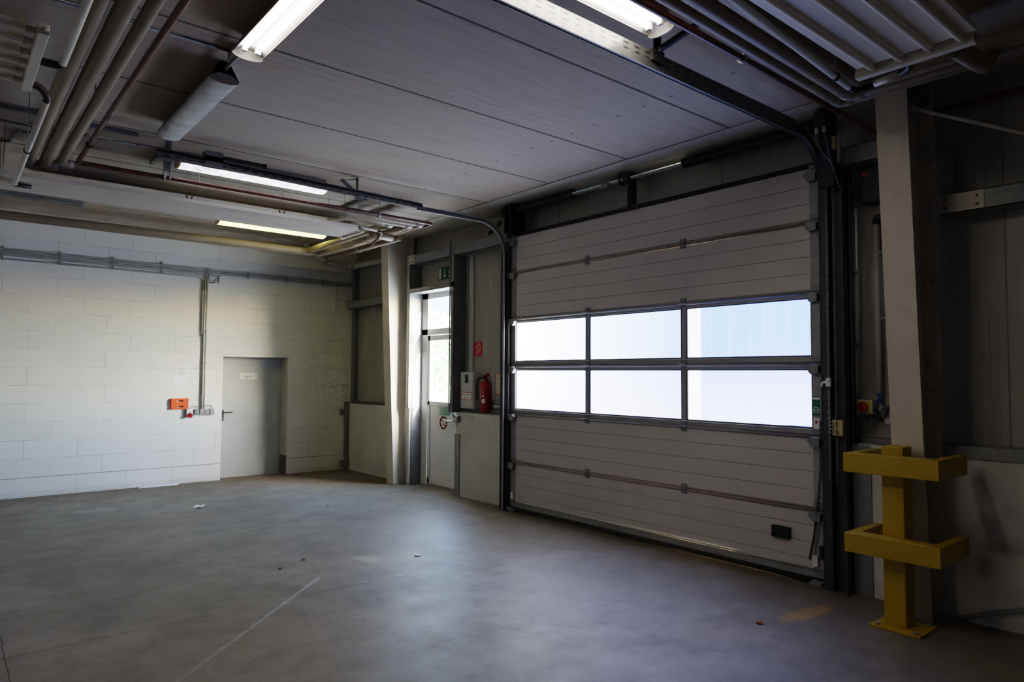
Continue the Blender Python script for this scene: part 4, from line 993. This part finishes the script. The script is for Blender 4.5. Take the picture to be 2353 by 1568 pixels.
for x, k in ((1.98, 'left'), (2.98, 'right')):
    t = thing('pipe_clip', k + ' small black clip hanging between the beige pipes and the long radiant panel', 'clip', (x, 7.75, 3.55))
    MB().bar((x, 7.75, 3.50), (x - .03, 7.75, 3.575), .012, .012).bar((x, 7.75, 3.50), (x + .035, 7.75, 3.575), .012, .012).build('prongs', M['black'], t)
    MB().tube([(x, 7.75, 3.57), (x, 7.75, 3.86)], .004, 5).build('rod', M['galvdull'], t)
# cables on the ceiling
for lab, pts in (('thin grey cable clipped along the ceiling near the lit lamps', [(-3, 4.70, 3.85), (1.42, 4.68, 3.85)]), ('thin grey cable clipped along the ceiling towards the left gate track', [(.2, 7.28, 3.85), (1.52, 7.2, 3.85)]), ('grey cable bending round the pipes at the far left', [(.1, 7.95, 3.85), (.44, 7.9, 3.85), (.47, 7.5, 3.85), (.62, 7.45, 3.85)])):
    t = thing('ceiling_cable', lab, 'cable', pts[0])
    MB().tube(pts, .009, 8, bend=.05).build('cable', M['greypost'], t)
    x = pts[-1][0] - .15
    while x > max(pts[0][0], -.5): MB().box((x, pts[-1][1] - .018, 3.842), (x + .02, pts[-1][1] + .02, 3.86)).build('cable_clip', M['greypost'], t); x -= .42

# ------------------------------------------------------------------ fluorescent batten lamps
def lamp(label, cx, cy, rot, mode, group=None, z=3.86):
    t = thing('ceiling_lamp', label, 'lamp', (0, 0, 0), group)
    L = 1.53; h = L / 2; w = .097; d = -.118
    MB().prism([(-.03, 0), (.03, 0), (w, d), (w, d - .006), (w - .004, d - .006), (w - .004, d + .004), (.04, -.085), (-.04, -.085), (-w + .004, d + .004), (-w + .004, d - .006), (-w, d - .006), (-w, d)], (-h, 0, 0), (0, 1, 0), (0, 0, 1), (L, 0, 0)).build('housing', M['housing'], t)
    if mode in ('lit',):
        MB().prism([(-.04, -.086), (.04, -.086), (w - .005, d + .002), (w - .006, d), (.04, -.089), (-.04, -.089), (-w + .006, d), (-w + .005, d + .002)], (-h + .01, 0, 0), (0, 1, 0), (0, 0, 1), (L - .02, 0, 0)).build('reflector', M['reflector'], t)
        for s_ in (-1, 1):
            tb = MB().tube([(-h + .09, .042 * s_, -.112), (h - .09, .042 * s_, -.112)], .0135, 12).build('fluorescent_tube', M['lit'], t)
            for e in (-1, 1): MB().box((e * (h - .085), .042 * s_ - .016, -.13), (e * (h - .06), .042 * s_ + .016, -.088)).build('tube_holder', M['white'], tb)
    arc = [(w * math.cos(k * math.pi / 12), d - .008 - .030 * math.sin(k * math.pi / 12)) for k in range(13)]
    lens = MB(); n = len(arc)
    lens.add([(-h + .012, a, c) for a, c in arc] + [(h - .012, a, c) for a, c in arc], [(i, i + 1, i + 1 + n, i + n) for i in range(n - 1)], True)
    lens.build('lens', M[dict(lit='lensclear', off='lensoff', dim='lensshaded', white='lenswhite', yellow='lensyellow')[mode]], t)
    cap = [(-.032, 0), (.032, 0), (w + .001, d)] + [(a * 1.01, c - .001) for a, c in arc] + [(-w - .001, d)]
    for e in (-1, 1):
        full = cap if mode != 'white' else cap
        MB().prism(cap, (e * h, 0, 0), (0, 1, 0), (0, 0, 1), (-.012 * e, 0, 0)).build('end_cap', M['capcream'] if mode in ('white', 'yellow') and e < 0 else M['reflector' if mode == 'lit' else 'housing'], t)
    t.location = (cx, cy, z - .002); t.rotation_euler = (0, 0, rot)
    ORI[t.name] = Vector()
    return t
GL = 'fluorescent ceiling lamps'
lamp('brightly lit two-tube ceiling lamp at the upper left', 1.452, 3.655, R(90), 'lit', GL)
lamp('unlit ceiling lamp with grey lens, end to end with the lit one', 1.452, 5.64, R(90), 'off', GL)
lamp('brightly lit two-tube ceiling lamp beside the right gate track', 2.445, 2.49, 0, 'lit', GL)
lamp('white glowing ceiling lamp behind the left gate track', 2.488, 7.20, 0, 'white', GL)
lamp('yellow-green glowing ceiling lamp in front of the block wall', 3.575, 9.60, 0, 'yellow', GL)
lamp('unlit ceiling lamp near the block wall at the left edge',   .515, 9.69, 0, 'dim', GL)
tag(MB().tube([(1.452, 4.42, 3.80), (1.452, 4.88, 3.80)], .012, 8).box((1.42, 4.56, 3.80), (1.48, 4.72, 3.86)).build('lamp_conduit', M['housing']), 'short conduit and box linking the lit and unlit lamps', 'conduit')

# ------------------------------------------------------------------ litter on the floor
def scrap(name, label, x, y, r, m, flat=.5):
    b = MB(); n = 9; vs = []
    for j in range(3):
        for k in range(n):
            w = 2 * math.pi * k / n; rr = r * (.35 + .33 * j) * random.uniform(.6, 1.25)
            vs.append((x + rr * math.cos(w), y + rr * math.sin(w) * .8, .004 + random.uniform(0, r * flat) * (1 if j else .6)))
    vs.append((x, y, r * flat * .6))
    fs = [(27, k, (k + 1) % n) for k in range(n)] + [(j * n + k, j * n + (k + 1) % n, (j + 1) * n + (k + 1) % n, (j + 1) * n + k) for j in range(2) for k in range(n)]
    return tag(b.add(vs, fs).build(name, m), label, 'litter')
scrap('paper_scrap', 'crumpled white paper scrap on the floor in front of the gate', 3.524, 5.599, .042, M['paper'], .35)
scrap('paper_scrap', 'torn white paper scrap on the floor in front of the steel door', 2.598, 9.25, .07, M['paper'], .5)
tag(MB().box((2.33, 11.32, .001), (2.86, 11.43, .02)).box((2.40, 11.34, .02), (2.9, 11.425, .032)).build('cardboard_strip', M['paper']), 'flat white strip lying on the floor at the foot of the block wall', 'strip')
for x, y, k in ((2.35, 5.95, 0), (2.62, 6.1, 1), (3.9, 8.35, 2), (2.0, 11.2, 3), (1.3, 11.25, 4), (5.45, 8.75, 5)):
    scrap('dirt_crumb', ['dark crumb near the upper end of the chalk line', 'second dark crumb beyond the chalk line', 'dark crumb on the open floor towards the glass door', 'dark crumb at the foot of the block wall', 'dark crumb further left at the foot of the block wall', 'dark crumb in front of the glass door'][k], x, y, .022, M['ink'], .5)
scrap('dry_leaf', 'dry brown leaf on the floor left of the yellow guard', 4.42, 2.62, .035, mat('dry_leaf_brown', (.30, .16, .08), .8), .3)

# ------------------------------------------------------------------ outside the glass door
tag(MB().box((6.2, -30, -.12), (60, 60, -.02)).build('yard_ground', mat('pale_gravel_yard', (.62, .60, .56), .9, scale=.8)), 'sunlit pale yard outside the glass door', 'ground', kind='structure')
def tree(label, x, y, h, rad, n, seed, cols):
    rr = random.Random(seed)
    t = thing('tree', label, 'tree', (x, y, 0))
    MB().tube([(x, y, -.1), (x + .1, y, h * .3), (x - .1, y + .1, h * .7)], [.18, .13, .05], 8).build('trunk', M['rust'], t)
    for ci, c in enumerate(cols):
        b = MB()
        for i in range(n):
            u = Vector((rr.gauss(0, 1), rr.gauss(0, 1), rr.gauss(0, 1))).normalized() * rr.uniform(.45, 1) ** .5
            p = Vector((x + u.x * rad, y + u.y * rad, h * .55 + u.z * h * .48)); s = rr.uniform(.12, .3)
            a = Vector((rr.uniform(-1, 1), rr.uniform(-1, 1), rr.uniform(-1, 1))).normalized(); e = a.orthogonal().normalized(); f = a.cross(e)
            b.add([p - e * s, p - f * s * .5, p + e * s, p + f * s * .5], [(0, 1, 2, 3)])
        b.build('foliage', mat('leaves', c, .7), t)
tree('leafy green tree seen through the glass door', 14.6, 19.6, 6.5, 2.3, 700, 3, ((.22, .33, .16), (.40, .48, .24)))
tree('second bushy tree farther right through the glass door', 20.5, 24.6, 8, 2.9, 700, 4, ((.24, .34, .18), (.46, .46, .22)))
for k, (x, y) in enumerate(((10.6, 15.0), (11.15, 15.0), (11.7, 15.0))):
    tag(MB().box((x - .02, y - .02, -.1), (x + .02, y + .02, 2.1)).build('fence_post', M['galv']), ['left', 'middle', 'right'][k] + ' slim fence post seen through the glass door', 'post', 'fence posts in the yard')
tag(MB().box((9.0, 13.2, 3.62), (13.5, 17.5, 3.78)).box((9.1, 17.2, -.1), (9.25, 17.35, 3.62)).box((13.2, 17.2, -.1), (13.35, 17.35, 3.62)).build('canopy', mat('blue_grey_canopy', (.20, .24, .30), .6)), 'blue-grey canopy roof in the yard seen through the transom', 'canopy')

# ------------------------------------------------------------------ light
def area(name, loc, target, sx, sy, power, col):
    l = bpy.data.lights.new(name, 'AREA'); l.shape = 'RECTANGLE'; l.size = sx; l.size_y = sy; l.energy = power; l.color = col
    o = bpy.data.objects.new(name, l); COL.objects.link(o); o.location = loc
    o.rotation_euler = (Vector(target) - Vector(loc)).to_track_quat('-Z', 'Y').to_euler(); return o
w = bpy.data.worlds.new('daylight'); bpy.context.scene.world = w; w.use_nodes = True
bg = w.node_tree.nodes['Background']
sky = w.node_tree.nodes.new('ShaderNodeTexSky'); sky.sky_type = 'NISHITA'; sky.sun_disc = False; sky.sun_elevation = R(30); sky.sun_rotation = R(160)
w.node_tree.links.new(sky.outputs[0], bg.inputs[0]); bg.inputs[1].default_value = SKY
sl = bpy.data.lights.new('sun', 'SUN'); sl.energy = SUN; sl.angle = R(.6); sl.color = (1, .96, .88)
so = bpy.data.objects.new('sun', sl); COL.objects.link(so); so.location = (20, -20, 20)
so.rotation_euler = Vector((-.20, 1, -.36)).to_track_quat('-Z', 'Y').to_euler()

# ------------------------------------------------------------------ camera
cam = bpy.data.cameras.new('camera'); cam.sensor_width = 36; cam.lens = 1583.123 / 2353 * 36; cam.clip_start = .05
co = bpy.data.objects.new('camera', cam); COL.objects.link(co)
a_, p_, r_ = .69391409, .04904, .0063316
fw = Vector((math.sin(a_) * math.cos(p_), math.cos(a_) * math.cos(p_), math.sin(p_))); rt = Vector((math.cos(a_), -math.sin(a_), 0)); up = rt.cross(fw)
rt2 = rt * math.cos(r_) + up * math.sin(r_); up2 = -rt * math.sin(r_) + up * math.cos(r_)
mx = Matrix((rt2, up2, -fw)).transposed().to_4x4(); mx.translation = (0, 0, 1.7); co.matrix_world = mx
sc = bpy.context.scene; sc.camera = co
sc.view_settings.view_transform = 'Filmic'; sc.view_settings.look = 'Medium High Contrast'; sc.view_settings.exposure = EXPO
sc.cycles.use_denoising = True; sc.cycles.use_adaptive_sampling = True; sc.cycles.adaptive_threshold = .08; sc.cycles.adaptive_min_samples = 24; sc.cycles.max_bounces = 6; sc.cycles.diffuse_bounces = 4; sc.cycles.glossy_bounces = 2; sc.cycles.transparent_max_bounces = 8
sc.cycles.caustics_reflective = False; sc.cycles.caustics_refractive = False; sc.cycles.sample_clamp_indirect = 6
